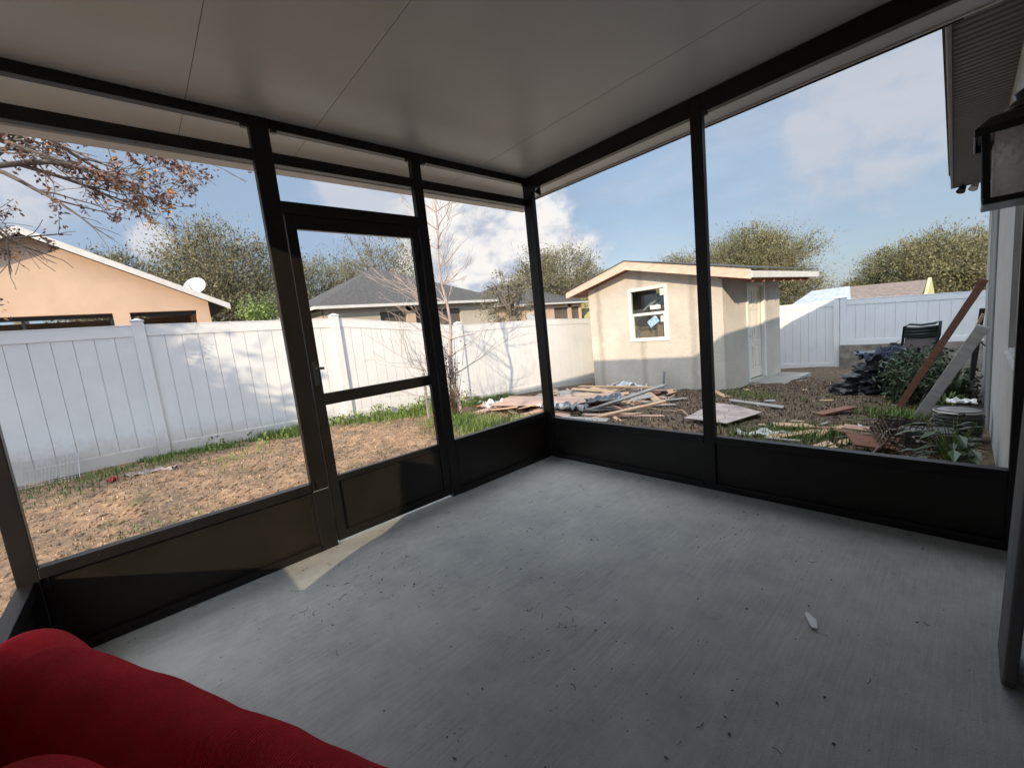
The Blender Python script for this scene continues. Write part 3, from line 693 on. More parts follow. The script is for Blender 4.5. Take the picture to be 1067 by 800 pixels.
# neighbour 1: peach gable facing us, plane x=-10
GX = -10.0; gl = -.25
n1 = thing('gable_house', (GX - 4, -4, gl), 'peach stucco neighbour house with white gable trim and dark lanai openings', 'house')
AP = (-3.90, 4.05); EV = (-.97, 2.60); EVL = (-7.4, 2.42)
def gab(pts, d0=0, d=-.25): 
    mb = MB(); mb.prism([(GX + d0, y_, z_) for y_, z_ in pts][::-1], (d, 0, 0)); return mb
def zl(y_): return AP[1] - (AP[1] - EV[1]) * (y_ - AP[0]) / (EV[0] - AP[0]) if y_ > AP[0] else AP[1] - (AP[0] - y_) * .46
mb = gab([(-7.0, 2.44), (-1.12, 2.44), (-1.12, zl(-1.12) - .04), (AP[0], AP[1] - .04), (-7.0, zl(-7.0) - .04)])
for a, b in ((-1.38, -1.12), (-2.86, -2.58), (-7.0, -6.8)): mb.box(GX - .25, GX, a, b, gl - .3, 2.44)
mb.box(GX - 8, GX - .25, -1.3, -1.12, gl - .3, 2.5)
mb.build('wall', M['peach'], n1)
mb = MB(); mb.box(GX - 2.6, GX - 2.4, -7, -1.3, gl, 2.5); mb.build('lanai_wall', M['darkgrey'], n1)
mb = MB(); mb.box(GX - 2.39, GX - 2.35, -4.6, -3.4, gl + 1.0, 2.3); mb.build('window', M['dark'], n1)
for a, b in ((-6.8, -2.86), (-2.58, -1.38)):
    mb = MB(); mb.box(GX - .20, GX - .16, a, b, 2.36, 2.44); mb.box(GX - .20, GX - .16, a, b, .85, .90)
    nn = int((b - a) / 1.3)
    for i in range(nn + 1): yy = a + .02 + (b - a - .08) * i / max(1, nn); mb.box(GX - .195, GX - .165, yy, yy + .04, gl, 2.36)
    mb.build('screen_frame', M['blackp'], n1)
rb = MB(); 
for (ya, za, yb_, zb_) in ((AP[0], AP[1], -.75, zl(-.75)), (-7.5, zl(-7.5), AP[0], AP[1])):
    rb.hexa([(GX - 9, ya, za), (GX + .28, ya, za), (GX + .28, yb_, zb_), (GX - 9, yb_, zb_)], [(GX - 9, ya, za + .06), (GX + .28, ya, za + .06), (GX + .28, yb_, zb_ + .06), (GX - 9, yb_, zb_ + .06)])
rb.build('roof', M['shingle'], n1)
tb = MB()
for (ya, za, yb_, zb_) in ((AP[0], AP[1], -.72, zl(-.72)), (-7.5, zl(-7.5), AP[0], AP[1])):
    tb.hexa([(GX + .281, ya, za - .07), (GX + .31, ya, za - .07), (GX + .31, yb_, zb_ - .07), (GX + .281, yb_, zb_ - .07)], [(GX + .281, ya, za + .065), (GX + .31, ya, za + .065), (GX + .31, yb_, zb_ + .065), (GX + .281, yb_, zb_ + .065)])
tb.build('rake_trim', M['trim'], n1)
# dish
dsh = thing('satellite_dish', (-10.3, -1.25, 2.85), 'round off white satellite dish on the low end of the peach house roof', 'satellite dish')
mt = Euler((0, R(62), R(-32))).to_matrix()
MB().lathe((-10.2, -1.27, 3.0), [(.001, 0), (.10, .012), (.2, .045), (.24, .07), (.245, .07), (.2, .035), (.1, 0), (.001, -.012)], 28, mtx=mt)  .build('dish', M['gutter'], dsh, smooth=True)
MB().tube([(-10.3, -1.25, 2.70), (-10.25, -1.27, 2.98)], .018, 8).build('mast', M['alu'], dsh)
MB().tube([(-10.3, -1.27, 2.82), (-9.85, -1.45, 3.02)], .01, 6).build('feed_arm', M['alu'], dsh)

# neighbour 2: grey hip roof, beige + dark lanai
h2 = hip_house('hip_roof_house', 'neighbour house with large grey hip roof and beige wall above the fence', -21.6, -13.4, 2.75, 10.95, -.4, 2.66, .50, 4.52, M['beige'])
mb = MB()
mb.box(-13.6, -13.4, 2.75, 4.9, -.6, 2.64); mb.box(-13.6, -13.4, 6.1, 6.5, -.6, 2.64); mb.box(-13.6, -13.4, 8.9, 10.95, -.6, 2.64); mb.box(-21.6, -13.6, 2.72, 2.9, -.6, 2.64)
mb.box(-13.6, -13.4, 4.9, 8.9, 2.42, 2.64); mb.build('wall', M['beige'], h2)
mb = MB(); mb.box(-13.395, -13.38, 6.11, 6.49, -.5, 2.42); mb.build('pillar_face', M['peach'], h2)
# neighbour 3: peach, grey roof
h3 = hip_house('hip_roof_house', 'peach house with low grey hip roof seen between patio posts beside the shed', -26.5, -18.5, 15.2, 24.5, -.6, 2.75, .44, 4.6, M['peach'])
mb = MB(); mb.box(-18.7, -18.5, 15.2, 21.2, -.6, 2.73); mb.box(-18.7, -18.5, 22.9, 23.25, -.6, 2.73); mb.box(-18.7, -18.5, 24.3, 24.5, -.6, 2.73); mb.box(-26.5, -18.7, 15.17, 15.35, -.6, 2.73)
mb.box(-18.7, -18.5, 21.2, 24.3, 2.45, 2.73); mb.build('wall', M['peach'], h3)
w3 = MB().box(-18.49, -18.45, 18.2, 18.95, .7, 2.2).build('window', M['frame_w'], h3)
MB().box(-18.449, -18.44, 18.26, 18.89, .76, 2.14).build('pane', M['plast_w'], w3)
# neighbour 4: yellow gable far
h4 = thing('gable_house', (-17, 31, -.6), 'pale yellow gabled house far behind, left of the shed roof', 'house')
def g4(y_, z_): return (-17, y_, z_)
MB().prism([g4(26.2, -.6), g4(34.5, -.6), g4(34.5, 3.6), g4(30.3, 5.3), g4(26.2, 3.6)][::1], (-8, 0, 0)).build('wall', M['yellow'], h4)
mb = MB()
for (a, b) in (((25.6, 3.42), (30.3, 5.38)), ((30.3, 5.38), (35.1, 3.42))):
    mb.hexa([(-26, a[0], a[1]), (-16.5, a[0], a[1]), (-16.5, b[0], b[1]), (-26, b[0], b[1])], [(-26, a[0], a[1] + .16), (-16.5, a[0], a[1] + .16), (-16.5, b[0], b[1] + .16), (-26, b[0], b[1] + .16)])
mb.build('roof', M['shingle_b'], h4)
mb = MB()
for (a, b) in (((25.6, 3.42), (30.3, 5.38)), ((30.3, 5.38), (35.1, 3.42))):
    mb.hexa([(-16.49, a[0], a[1] - .12), (-16.42, a[0], a[1] - .12), (-16.42, b[0], b[1] - .12), (-16.49, b[0], b[1] - .12)], [(-16.49, a[0], a[1] + .17), (-16.42, a[0], a[1] + .17), (-16.42, b[0], b[1] + .17), (-16.49, b[0], b[1] + .17)])
mb.build('rake_trim', M['trim'], h4)
# low buildings behind the back fence
o5 = thing('metal_roof_shed', (-1, 16, -.9), 'low outbuilding with sloping galvanised metal roof behind the back fence', 'outbuilding')
MB().box(-1.6, -.5, 15.2, 17.3, -1, .94).build('wall', M['trim'], o5)
mb = MB(); mb.hexa([(-1.75, 15, .96), (-.05, 15, .96), (-.45, 17.5, 1.44), (-1.62, 17.5, 1.42)], [(-1.75, 15, 1.0), (-.05, 15, 1.0), (-.45, 17.5, 1.48), (-1.62, 17.5, 1.46)])
for i in range(9):
    t_ = i / 8; a = Vector((-1.74 + 1.68 * t_, 15, 1.0)); b = Vector((-1.61 + 1.15 * t_, 17.5, 1.46 + .02 * t_)); mb.tube([a, b], .014, 5)
mb.build('roof', M['metalroof'], o5)
o6 = thing('shingle_roof_shed', (3, 18, -.9), 'outbuilding with faded brown shingle roof and pale yellow gable behind the back fence', 'outbuilding')
MB().box(.1, 1.5, 15.2, 19.5, -1, .85).build('wall', M['yellow'], o6)
mb = MB(); mb.hexa([(-.04, 15, .92), (1.62, 15, .90), (1.60, 17.5, 1.34), (-.44, 17.5, 1.40)], [(-.04, 15, .98), (1.62, 15, .96), (1.60, 17.5, 1.40), (-.44, 17.5, 1.46)])
mb.hexa([(-.44, 17.501, 1.40), (1.60, 17.501, 1.34), (1.62, 20, .8), (-.04, 20, .8)], [(-.44, 17.501, 1.46), (1.60, 17.501, 1.40), (1.62, 20, .86), (-.04, 20, .86)])
mb.build('roof', M['shingle_b'], o6)
MB().prism([(1.625, 14.9, .75), (1.625, 20.1, .75), (1.625, 17.5, 1.46)], (.08, 0, 0)).build('gable_end', M['yellow'], o6)

# ------------------------------------------------------------------ trees
def grow(mb, p, d, L, r, depth, tips, spread=.55, droop=0., n=4, sides=5, upb=.15, kids=(2, 3), minr=.004, shrink=.72):
    pts = [Vector(p)]; rad = [r]; d = Vector(d).normalized()
    for i in range(n):
        d = (d + Vector((random.gauss(0, .13), random.gauss(0, .13), random.gauss(0, .10) + upb * .2 - droop * .2))).normalized()
        pts.append(pts[-1] + d * L / n); rad.append(max(minr, r * (1 - .38 * (i + 1) / n)))
        if depth > 0 and i < n - 1 and rnd() < .55:
            dd = (d + Vector((random.gauss(0, spread), random.gauss(0, spread), random.gauss(0, spread * .6) + upb))).normalized()
            grow(mb, pts[-1], dd, L * ru(.5, .75), rad[-1] * .55, depth - 1, tips, spread, droop, max(3, n - 1), max(3, sides - 1), upb, kids, minr, shrink)
    mb.tube(pts, rad, sides, cap=False)
    tips.append((pts[-1], depth)); 
    if depth <= 1: tips.append((pts[len(pts) // 2], depth))
    if depth > 0:
        for _ in range(random.randint(*kids)):
            dd = (d + Vector((random.gauss(0, spread), random.gauss(0, spread), random.gauss(0, spread * .6) + upb))).normalized()
            grow(mb, pts[-1], dd, L * ru(shrink - .1, shrink + .08), rad[-1] * .72, depth - 1, tips, spread, droop, max(3, n - 1), max(3, sides - 1), upb, kids, minr, shrink)

def oak(name, label, x, y, rx, ry, z0, z1, nclump, nleaf, leafm, lsize=.17, seed=0, group=None, cat='tree', twigs=True):
    random.seed(seed); zg = -.6
    t = thing(name, (x, y, zg), label, cat, group)
    tr = MB(); cr = MB(); cz = (z0 + z1) / 2; rz = (z1 - z0) / 2; k_twig = cat == 'tree'
    tr.tube([(x, y, zg - .2), (x + ru(-.2, .2), y, zg + (cz - zg) * .5), (x, y, cz)], [.28, .22, .14], 8)
    for k in range(nclump):
        # points biased toward the shell
        v = Vector((random.gauss(0, 1), random.gauss(0, 1), random.gauss(0, 1))).normalized(); s = rnd() ** .38
        lump = 1 + .36 * noise.noise((v.x * 2.1 + seed, v.y * 2.1, v.z * 2.1)) + .16 * noise.noise((v.x * 5 + seed, v.y * 5, v.z * 5))
        c = Vector((x + v.x * rx * s * lump, y + v.y * ry * s * lump, cz + v.z * rz * s * lump))
        if k % 4 == 0:
            st = Vector((x, y, cz - rz * .4)); mid = st.lerp(c, .5) + Vector((ru(-.4, .4), ru(-.4, .4), ru(0, .5)))
            tr.tube([st, mid, c], [.09, .05, .02], 4, cap=False)
        cs = ru(.35, .75) * min(rx, rz) * .32
        nl = int(nleaf * ru(.4, 1.4))
        for _ in range(nl):
            o_ = Vector((random.gauss(0, cs), random.gauss(0, cs), random.gauss(0, cs * .75)))
            if k_twig and rnd() < .5:
                dd_ = (v * .7 + Vector((random.gauss(0, .55), random.gauss(0, .55), .6 + random.gauss(0, .4)))).normalized(); sd_ = dd_.cross(Vector((random.gauss(0, 1), random.gauss(0, 1), random.gauss(0, 1)))).normalized() * lsize * .13
                q_ = c + o_; L2 = dd_ * lsize * ru(1.5, 3.2); cr.quad(q_ - sd_, q_ + sd_, q_ + L2 + sd_ * .3, q_ + L2 - sd_ * .3)
            else: cr.leaf(c + o_, lsize * ru(.5, 1.1), 1.5)
        if twigs:
            for _ in range(3):
                e = c + Vector((v.x * .6, v.y * .6, abs(v.z) * .7 + .2)) * ru(.5, 1.15) * cs * 1.5 + Vector((random.gauss(0, cs * .5), random.gauss(0, cs * .5), 0))
                cr_tw = tr.tube([c, c.lerp(e, .5) + Vector((ru(-.1, .1), ru(-.1, .1), ru(-.1, .1))), e], [.022, .015, .007], 3, cap=False)
                for q in range(6): cr.leaf(c.lerp(e, ru(.4, 1)) + Vector((random.gauss(0, .1), random.gauss(0, .1), random.gauss(0, .1))), lsize * .7, 1.5)
    tr.build('trunk', M['bark'], t, smooth=True); cr.build('crown', leafm, t)
    return t
G = 'oak trees standing behind the neighbours roofs'
# (placed by ground distance: camera at 2.57,-2.70)
oak('oak_tree', 'broad olive oak between the peach gable house and the grey hip roof', -27, 1.9, 3.9, 3.8, .4, 8.1, 300, 210, M['leafoak'], .105, 11, G)
oak('oak_tree', 'smaller olive oak rising behind the peach gable of the left house', -27, -2.6, 2.2, 2.2, .5, 7.4, 130, 200, M['leafoak'], .105, 12, G)
oak('oak_tree', 'wide olive oak behind the grey hip roof, left of the screen door post', -31, 8.6, 4.2, 4.2, .2, 7.8, 220, 190, M['leafoak'], .11, 13, G)
oak('oak_tree', 'tall thin-topped oak above the ridge of the grey hip roof', -28, 12.6, 4.4, 4.2, 1.2, 9.1, 170, 130, M['leafoak'], .105, 14, G)
oak('oak_tree', 'dark sparse oak above the peach hip roof house, left of the shed', -22, 26.3, 4.0, 4.6, 1.2, 7.6, 190, 150, M['leafoak'], .12, 15, G)
oak('oak_tree', 'low olive oak just left of the shed gable, far away', -16, 36, 2.8, 3.2, 0, 6.4, 110, 150, M['leafoak'], .13, 16, G)
oak('oak_tree', 'golden brown bushy oak rising behind the shed roof', -5.5, 22.5, 3.0, 2.6, -.0, 4.9, 360, 270, M['leafbrown'], .07, 17, G)
oak('oak_tree', 'rounded golden oak beyond the brown shingle roof on the right', 1.9, 31.0, 4.1, 3.6, -.5, 3.9, 360, 270, M['leafbrown'], .09, 18, G)
oak('oak_tree', 'low olive oak between the metal roof and the rounded golden oak', -2.4, 33, 2.6, 2.4, -.5, 1.9, 150, 190, M['leafbrown'], .11, 19, G)
oak('bush', 'bright yellow-green bush standing left of the grey hip roof house', -15.5, 1.1, 1.2, 1.0, -.2, 3.2, 80, 170, M['leafgreen'], .075, 21, None, 'bush')
oak('bush', 'bright green shrub behind the fence next to the shed', -7.6, 12.6, .8, .8, -.6, 1.75, 30, 120, M['leafgreen'], .07, 22, None, 'bush')
oak('broadleaf_tree', 'small sparse dark green tree just behind the fence in front of the peach house', -8.3, 7.4, 1.1, 1.05, .9, 3.05, 44, 60, M['leafoak'], .06, 23)
oak('pine_sprig_tree', 'dark green feathery treetop showing over the peach gable', -22, -5.6, .9, .8, 5.7, 6.9, 20, 110, M['leafdark'], .09, 24)

# young bare tree in the yard
random.seed(5)
bt_ = thing('bare_tree', (-3.08, 1.12, -.2), 'slender leafless young tree between the screen door and the fence', 'tree')
tb = MB(); tips = []
p0 = Vector((-3.08, 1.12, -.3)); zt_ = 3.7
trunk = [p0 + Vector((.03 * math.sin(i * 1.3), .03 * math.cos(i), i * (zt_ + .3) / 14)) for i in range(15)]
tb.tube(trunk, [.036 - .0022 * i for i in range(15)], 7)
bb = MB()
for i in range(2, 15):
    for k in range(3 if i < 10 else 3):
        a = rnd() * 6.283; up = ru(.25, .9) if i > 5 else ru(-.1, .5)
        L_ = (1.5 - .07 * i) * ru(.6, 1.0)
        grow(bb, trunk[i], (math.cos(a), math.sin(a), up), L_ * .62, .010, 3, tips, .36, 0, 3, 4, .14, (1, 2), .0022, .70)
tb.build('trunk', M['barkpale'], bt_, smooth=True); bb.build('crown', M['barkpale'], bt_)
# brush of shoots at its foot
random.seed(6)
sh = MB()
for i in range(60):
    a = rnd() * 6.28; r_ = ru(0, .22); b = Vector((-3.16 + r_ * math.cos(a), 1.02 + r_ * math.sin(a), -.25)); e = b + Vector((random.gauss(0, .14), random.gauss(0, .14), ru(.5, 1.5)))
    sh.tube([b, b.lerp(e, .5) + Vector((random.gauss(0, .04), random.gauss(0, .04), 0)), e], [.006, .005, .002], 3, cap=False)
    for q in range(8): sh.leaf(b.lerp(e, ru(.3, 1)) + Vector((random.gauss(0, .05), random.gauss(0, .05), 0)), .03, 1.3)
tag(sh.build('dry_shrub', M['twig']), 'clump of dry upright stems at the foot of the bare tree', 'shrub')
# stake by the tree
tag(MB().box(-3.66, -3.62, .86, .89, -.25, .62).build('garden_stake', M['wood_g']), 'plain wooden stake standing in the soil near the bare tree', 'stake')

# oak with rust leaves: trunk outside frame to the left, limbs reach in
random.seed(31)
rt = thing('oak_with_dead_leaves', (-4.1, -6.3, 0), 'bare-limbed tree holding rust and golden dead leaves, reaching in from the left', 'tree')
lb = MB(); tips = []
lb.tube([(-4.1, -6.3, -.3), (-4.05, -6.2, 1.5), (-4.0, -6.0, 2.7)], [.16, .13, .11], 9)
limbs = [((-4.0, -6.0, 2.6), [(-3.9, -5.0, 3.05), (-3.8, -4.2, 3.12), (-3.75, -3.6, 3.18), (-3.7, -3.15, 3.30)], .055),
         ((-3.95, -6.0, 2.7), [(-3.8, -5.1, 3.25), (-3.7, -4.3, 3.38), (-3.7, -3.5, 3.50), (-3.7, -2.95, 3.62)], .05),
         ((-4.0, -6.0, 2.7), [(-4.2, -5.2, 3.6), (-4.1, -4.4, 3.9), (-4.0, -3.6, 4.0)], .05),
         ((-4.0, -6.1, 2.5), [(-4.6, -5.4, 2.9), (-4.9, -4.9, 3.0)], .045),
         ((-4.0, -6.1, 2.5), [(-3.1, -6.6, 3.4), (-2.5, -7.0, 3.9)], .05), ((-4.1, -6.2, 2.4), [(-4.6, -7.2, 3.3), (-5.0, -7.9, 3.8)], .05)]
for s0, pts_, r_ in limbs:
    P = [Vector(s0)] + [Vector(q) for q in pts_]
    lb.tube(P, [r_ * (1 - .14 * i) for i in range(len(P))], 7)
    for i in range(1, len(P)):
        for k in range(3):
            q = P[i - 1].lerp(P[i], rnd()); d = (P[i] - P[i - 1]).normalized()
            dd = (d + Vector((random.gauss(0, .5), random.gauss(0, .45) + .1, random.gauss(0, .5)))).normalized()
            grow(lb, q, dd, ru(.45, .7), r_ * .42, 2, tips, .5, .05, 4, 5, .05, (1, 3), .0035, .66)
    grow(lb, P[-1], (P[-1] - P[-2]), .7, r_ * .55, 3, tips, .5, .05, 4, 5, .0, (2, 3), .0035, .72)
# low twig in front of the gable, coming from the left
low = [(-4.0, -6.1, 1.9), (-3.9, -5.3, 1.7), (-3.8, -4.5, 1.78), (-3.8, -4.0, 1.95), (-3.8, -3.72, 2.25)]
lb.tube([Vector(q) for q in low], [.018, .014, .009, .006, .003], 5)
for k_, e_ in ((3, (-3.8, -3.6, 1.98)), (3, (-3.78, -3.62, 2.12)), (2, (-3.8, -3.95, 1.62))):
    a_ = Vector(low[k_]); e_ = Vector(e_); lb.tube([a_, a_.lerp(e_, .4) + Vector((0, 0, .04)), a_.lerp(e_, .75) + Vector((0, 0, .02)), e_], [.006, .005, .004, .002], 4, cap=False); tips.append((e_, 9)); tips.append((e_ - Vector((0, .06, .02)), 9))
for i in range(0):
    q = Vector(low[3]).lerp(Vector(low[2]), rnd()); grow(lb, q, (ru(-.3, .3), 1, ru(-.8, .6)), .25, .006, 1, tips, .6, .2, 3, 4, 0, (1, 2), .003)
lb.build('limbs', M['bark'], rt, smooth=True)
l1 = MB(); l2 = MB()
for (p_, dep) in tips:
    if dep != 9 and (rnd() < .80 or (p_.z < 2.85 and p_.y > -4.2 and rnd() < .8)): continue
    gold = rnd() < .16; target = l2 if gold else l1
    nn = random.randint(12, 30); sp_ = ru(.020, .046)
    for _ in range(nn): target.leaf(p_ + Vector((random.gauss(0, sp_), random.gauss(0, sp_), random.gauss(-.03, sp_ * 1.3))), ru(.016, .034), 1.8)
l1.build('leaves', M['leafdead'], rt)
tag(l2.build('leaves', M['leafdeadg'], rt), 'golden clusters of dead leaves')

# shade trees beyond the frame (south)
oak('shade_tree', 'leafy tree south of the yard near the fence, beyond the peach house', -2.75, -8.3, 1.6, 1.45, .9, 4.8, 170, 150, M['leafoak'], .13, 41)

# ------------------------------------------------------------------ yard litter
def ok_yard(x, y):
    if -.3 < x < 2.9 and -3.5 < y < .35: return False
    if x > 2.62: return False
    l_ = RM.inverted() @ Vector((x, y, 0))
    if -Wd - .05 < l_.x < .05 and -.03 < l_.y < Dp: return False
    if .0 <= l_.x < .66 and .8 < l_.y < 3.0: return False
    return True
random.seed(71)
gr = MB()
def blade(mb, x, y, h_, lean=.35, w_=.006):
    z = gzn(x, y) - .01; a = rnd() * 6.28; dx, dy = math.cos(a), math.sin(a); ln_ = ru(.1, lean) * h_
    px, py = -dy * w_ / 2, dx * w_ / 2
    i = len(mb.v); mb.v += [(x - px, y - py, z), (x + px, y + py, z), (x + dx * ln_ * .4 + px * .7, y + dy * ln_ * .4 + py * .7, z + h_ * .6), (x + dx * ln_ * .4 - px * .7, y + dy * ln_ * .4 - py * .7, z + h_ * .6), (x + dx * ln_, y + dy * ln_, z + h_)]
    mb.f += [(i, i + 1, i + 2, i + 3), (i + 3, i + 2, i + 4)]
def dens(x, y): return noise.noise((x * 1.1, y * 1.1, 9)) * .7 + noise.noise((x * 3.3, y * 3.3, 4)) * .5
cnt = 0
while cnt < 16000:       # weedy strip at the foot of the fence
    y = ru(-4.2, 8.5); off = abs(random.gauss(0, .28)); x = FX + .05 + off
    if dens(x, y) < (-.05 if -3 < y < 5 else .1): 
        cnt += 1; continue
    blade(gr, x, y, ru(.04, .13) * (1.4 if -1.5 < y < 4 else .8), .7, .009); cnt += 1
cnt = 0
while cnt < 26000:
    x = ru(-4.7, 2.6); y = ru(-4, 11)
    cnt += 1
    if not ok_yard(x, y) or dens(x + 3, y) < (.26 if y < 1.5 else .24): continue
    if y > 1.5 and rnd() < .5: continue
    blade(gr, x, y, ru(.015, .045), .8, .007)
for cx_, cy_, r_, n_ in ((-1.4, -2.7, .35, 150), (-3.9, -3.3, .5, 500), (-3.6, -2.0, .4, 160), (-4.55, -1.0, .35, 900), (-4.3, .3, .4, 900), (-4.45, 1.2, .4, 1100), (-4.4, 2.1, .35, 800), (-2.9, .9, .4, 1500), (-2.2, .8, .5, 1500), (-1.7, 1.2, .5, 1200), (-1.2, .9, .5, 900), (2.05, 4.1, .35, 1200), (1.6, 2.5, .45, 1100), (1.0, 2.2, .5, 500), (.2, 4.9, .5, 260), (-.2, 5.3, .4, 260)):
    for _ in range(n_):
        x = random.gauss(cx_, r_ * .6); y = random.gauss(cy_, r_ * .6)
        if ok_yard(x, y) and x > FX + .05: blade(gr, x, y, ru(.03, .14) if y > -2 else ru(.02, .07), .8, .009)
tag(gr.build('grass', M['grass']), kind='stuff')
random.seed(72)
# leafy weeds
wd = MB()
for _ in range(120):
    y = ru(-2.2, 2.7); x = FX + .12 + abs(random.gauss(0, .2)); z = gzn(x, y)
    if rnd() < .35: y = ru(-.6, 2.3)
    H_ = ru(.05, .20)
    for q in range(int(H_ * 170)):
        hh = H_ * rnd(); wd.leaf((x + random.gauss(0, .045), y + random.gauss(0, .045), z + hh), ru(.018, .035), 1.7, .8)
tag(wd.build('weeds', M['leafgreen']), kind='stuff')
ch = MB(); tw = MB()
for _ in range(38000):
    x = ru(-4.7, 2.6); y = ru(-4, 8) if rnd() < .75 else ru(-3.5, 1.2)
    if not ok_yard(x, y): continue
    z = gzn(x, y); s_ = ru(.004, .012) if y < 1.2 else ru(.008, .026)
    near = y < .8
    (ch if rnd() < (.6 if near else .22) else tw).leaf((x, y, z + .004), s_, ru(1.2, 4.5), .45)
tag(ch.build('wood_chips', M['chip']), kind='stuff'); tag(tw.build('leaf_litter', M['twig']), kind='stuff')
# clods of sand in the near yard
cl = MB()
for _ in range(2600):
    x = ru(-4.3, -.3); y = ru(-4, 1.2); s_ = ru(.006, .020); z = gzn(x, y)
    cl.lathe((x, y, z + s_ * .2), [(s_ * .2, -s_ * .5), (s_ * .9, -s_ * .2), (s_, .1 * s_), (s_ * .5, s_ * .5)], 5, sx=ru(.7, 1.4), sy=ru(.7, 1.3), rot=rnd() * 6)
cd = cl.build('soil_clods', M['ground'], smooth=True); tag(cd, kind='stuff')

# ------------------------------------------------------------------ boards and rubble
def board(L_, w_, t_, m_, x, y, rz, label, cat='board', group=None, name='scrap_board', dz=.0, tilt=(0, 0), chew=.04):
    mb = MB(); hl = L_ / 2; hw_ = w_ / 2; c = [ru(-chew, chew) for _ in range(4)]
    pts = [(-hl + c[0], -hw_, 0), (hl + c[1], -hw_, 0), (hl + c[2], hw_, 0), (-hl + c[3], hw_, 0)]
    mb.prism(pts, (0, 0, t_))
    o = mb.build(name, m_, bevel=min(.003, t_ * .2)); o.location = (x, y, gzn(x, y) + .006 + dz); o.rotation_euler = (tilt[0], tilt[1], rz)
    return tag(o, label, cat, group)
random.seed(88)
GP = 'scrap boards in the rubble pile before the shed'
# rubble pile region: ground x -3.4..-.9, y 1.6..5.2
cols = [('wood_t', 'short tan scrap board'), ('wood_p', 'pinkish scrap of plywood'), ('wood_g', 'grey weathered scrap board'), ('wood_r', 'red-brown scrap board')]
for i in range(95):
    t_ = rnd(); y = 1.9 + 3.4 * t_; cx_ = -2.5 + .25 * math.sin(t_ * 5); x = cx_ + random.gauss(0, .75)
    k = random.choices(range(4), [5, 5, 4, 1])[0]
    board(ru(.35, 1.25), ru(.07, .24), ru(.012, .03), M[cols[k][0]], x, y, random.gauss(.5, .6) if rnd() < .6 else rnd() * 3, cols[k][1] + ' lying in the rubble pile before the shed', 'scrap board', GP, dz=ru(.0, .17) * math.exp(-((x - cx_) / .8) ** 2), tilt=(ru(-.12, .12), ru(-.12, .12)))
for i in range(60):
    t_ = rnd(); y = 1.9 + 3.4 * t_; x = -2.4 + random.gauss(0, .85)
    k = random.choices(range(3), [4, 4, 4])[0]
    board(ru(.10, .38), ru(.03, .12), ru(.008, .02), M[cols[k][0]], x, y, rnd() * 3, 'small broken offcut in or beside the rubble pile before the shed', 'offcut', 'broken offcuts in the rubble pile', 'wood_offcut', dz=ru(.0, .1), tilt=(ru(-.3, .3), ru(-.3, .3)), chew=.02)
# notable pieces
board(1.5, .75, .012, M['wood_p'], -2.6, 2.5, .35, 'largest flat pinkish plywood sheet at the left of the rubble pile', dz=.12, tilt=(.03, .02), name='plywood_sheet', cat='plywood')
board(.8, .45, .012, M['wood_p'], -1.75, 3.1, .9, 'squarish pinkish plywood piece in the middle of the rubble pile', dz=.16, tilt=(.05, -.05), name='plywood_sheet', cat='plywood')
board(1.6, .12, .03, M['wood_g'], -1.25, 3.2, 1.15, 'long pale grey board propped across the right of the rubble pile', dz=.16, tilt=(0, -.14))
board(1.25, .10, .03, M['wood_t'], -.80, 2.55, 1.0, 'tan board sticking out at the near right of the rubble pile', dz=.08, tilt=(0, -.08))
board(1.7, .09, .035, M['wood_t'], -2.4, 4.6, .12, 'long tan batten along the back of the rubble pile', dz=.18)
board(.7, .22, .03, M['wood_o'], -3.45, 2.2, .25, 'orange terracotta coloured board at the far left of the rubble pile', dz=.03)
board(1.1, .12, .03, M['wood_o'], -3.15, 2.75, .45, 'faded orange batten beside the fence end of the rubble pile', dz=.05)
# plastic sheets: crumpled
def sheet(name, m_, x, y, sx, sy, hgt, label, cat, rz=0, seed=0, dz=0, n=18, solid=.003):
    mb = MB()
    for j in range(n + 1):
        for i in range(n + 1):
            u, v = i / n - .5, j / n - .5
            e = 1 - .25 * abs(noise.noise((u * 4, v * 4, seed)))
            X, Y_ = u * sx * e, v * sy * e
            hz_ = hgt * abs(noise.noise((u * 3.2 + seed, v * 3.2, 0))) * 1.6 + hgt * .4 * abs(noise.noise((u * 9 + seed, v * 9, 2)))
            mb.v.append((X, Y_, hz_))
    for j in range(n):
        for i in range(n): mb.f.append((j * (n + 1) + i, j * (n + 1) + i + 1, (j + 1) * (n + 1) + i + 1, (j + 1) * (n + 1) + i))
    o = mb.build(name, m_, smooth=False); s = o.modifiers.new('s', 'SOLIDIFY'); s.thickness = solid
    o.location = (x, y, gzn(x, y) + .008 + dz); o.rotation_euler = (0, 0, rz)
    return tag(o, label, cat)
sheet('plastic_sheet', M['plast_b'], -1.7, 2.35, .5, .3, .10, 'crumpled blue-grey plastic sheet at the near edge of the rubble pile', 'plastic sheet', .3, 1, .1)
sheet('plastic_sheet', M['plast_b'], -1.35, 2.75, .6, .2, .09, 'dark blue-grey plastic strip across the middle of the rubble pile', 'plastic sheet', .9, 4, .17)
sheet('plastic_sheet', M['plast_w'], -1.95, 2.15, .45, .25, .12, 'white plastic sheet crumpled beside the blue one in the rubble', 'plastic sheet', -.2, 7, .1)
sheet('plastic_bag', M['plast_w'], -2.35, 5.0, .8, .35, .16, 'white plastic bag heap at the back of the rubble pile by the shed', 'plastic bag', .1, 9, .1)
sheet('plastic_sheet', M['plast_w'], -3.35, 2.05, .4, .22, .12, 'white plastic scrap by the orange board near the fence', 'plastic sheet', .2, 12, .04)
sheet('paper_scrap', M['paper'], 1.02, 2.30, .42, .09, .06, 'bright white crumpled paper strip on the soil right of the middle post', 'paper', .35, 13, .0)
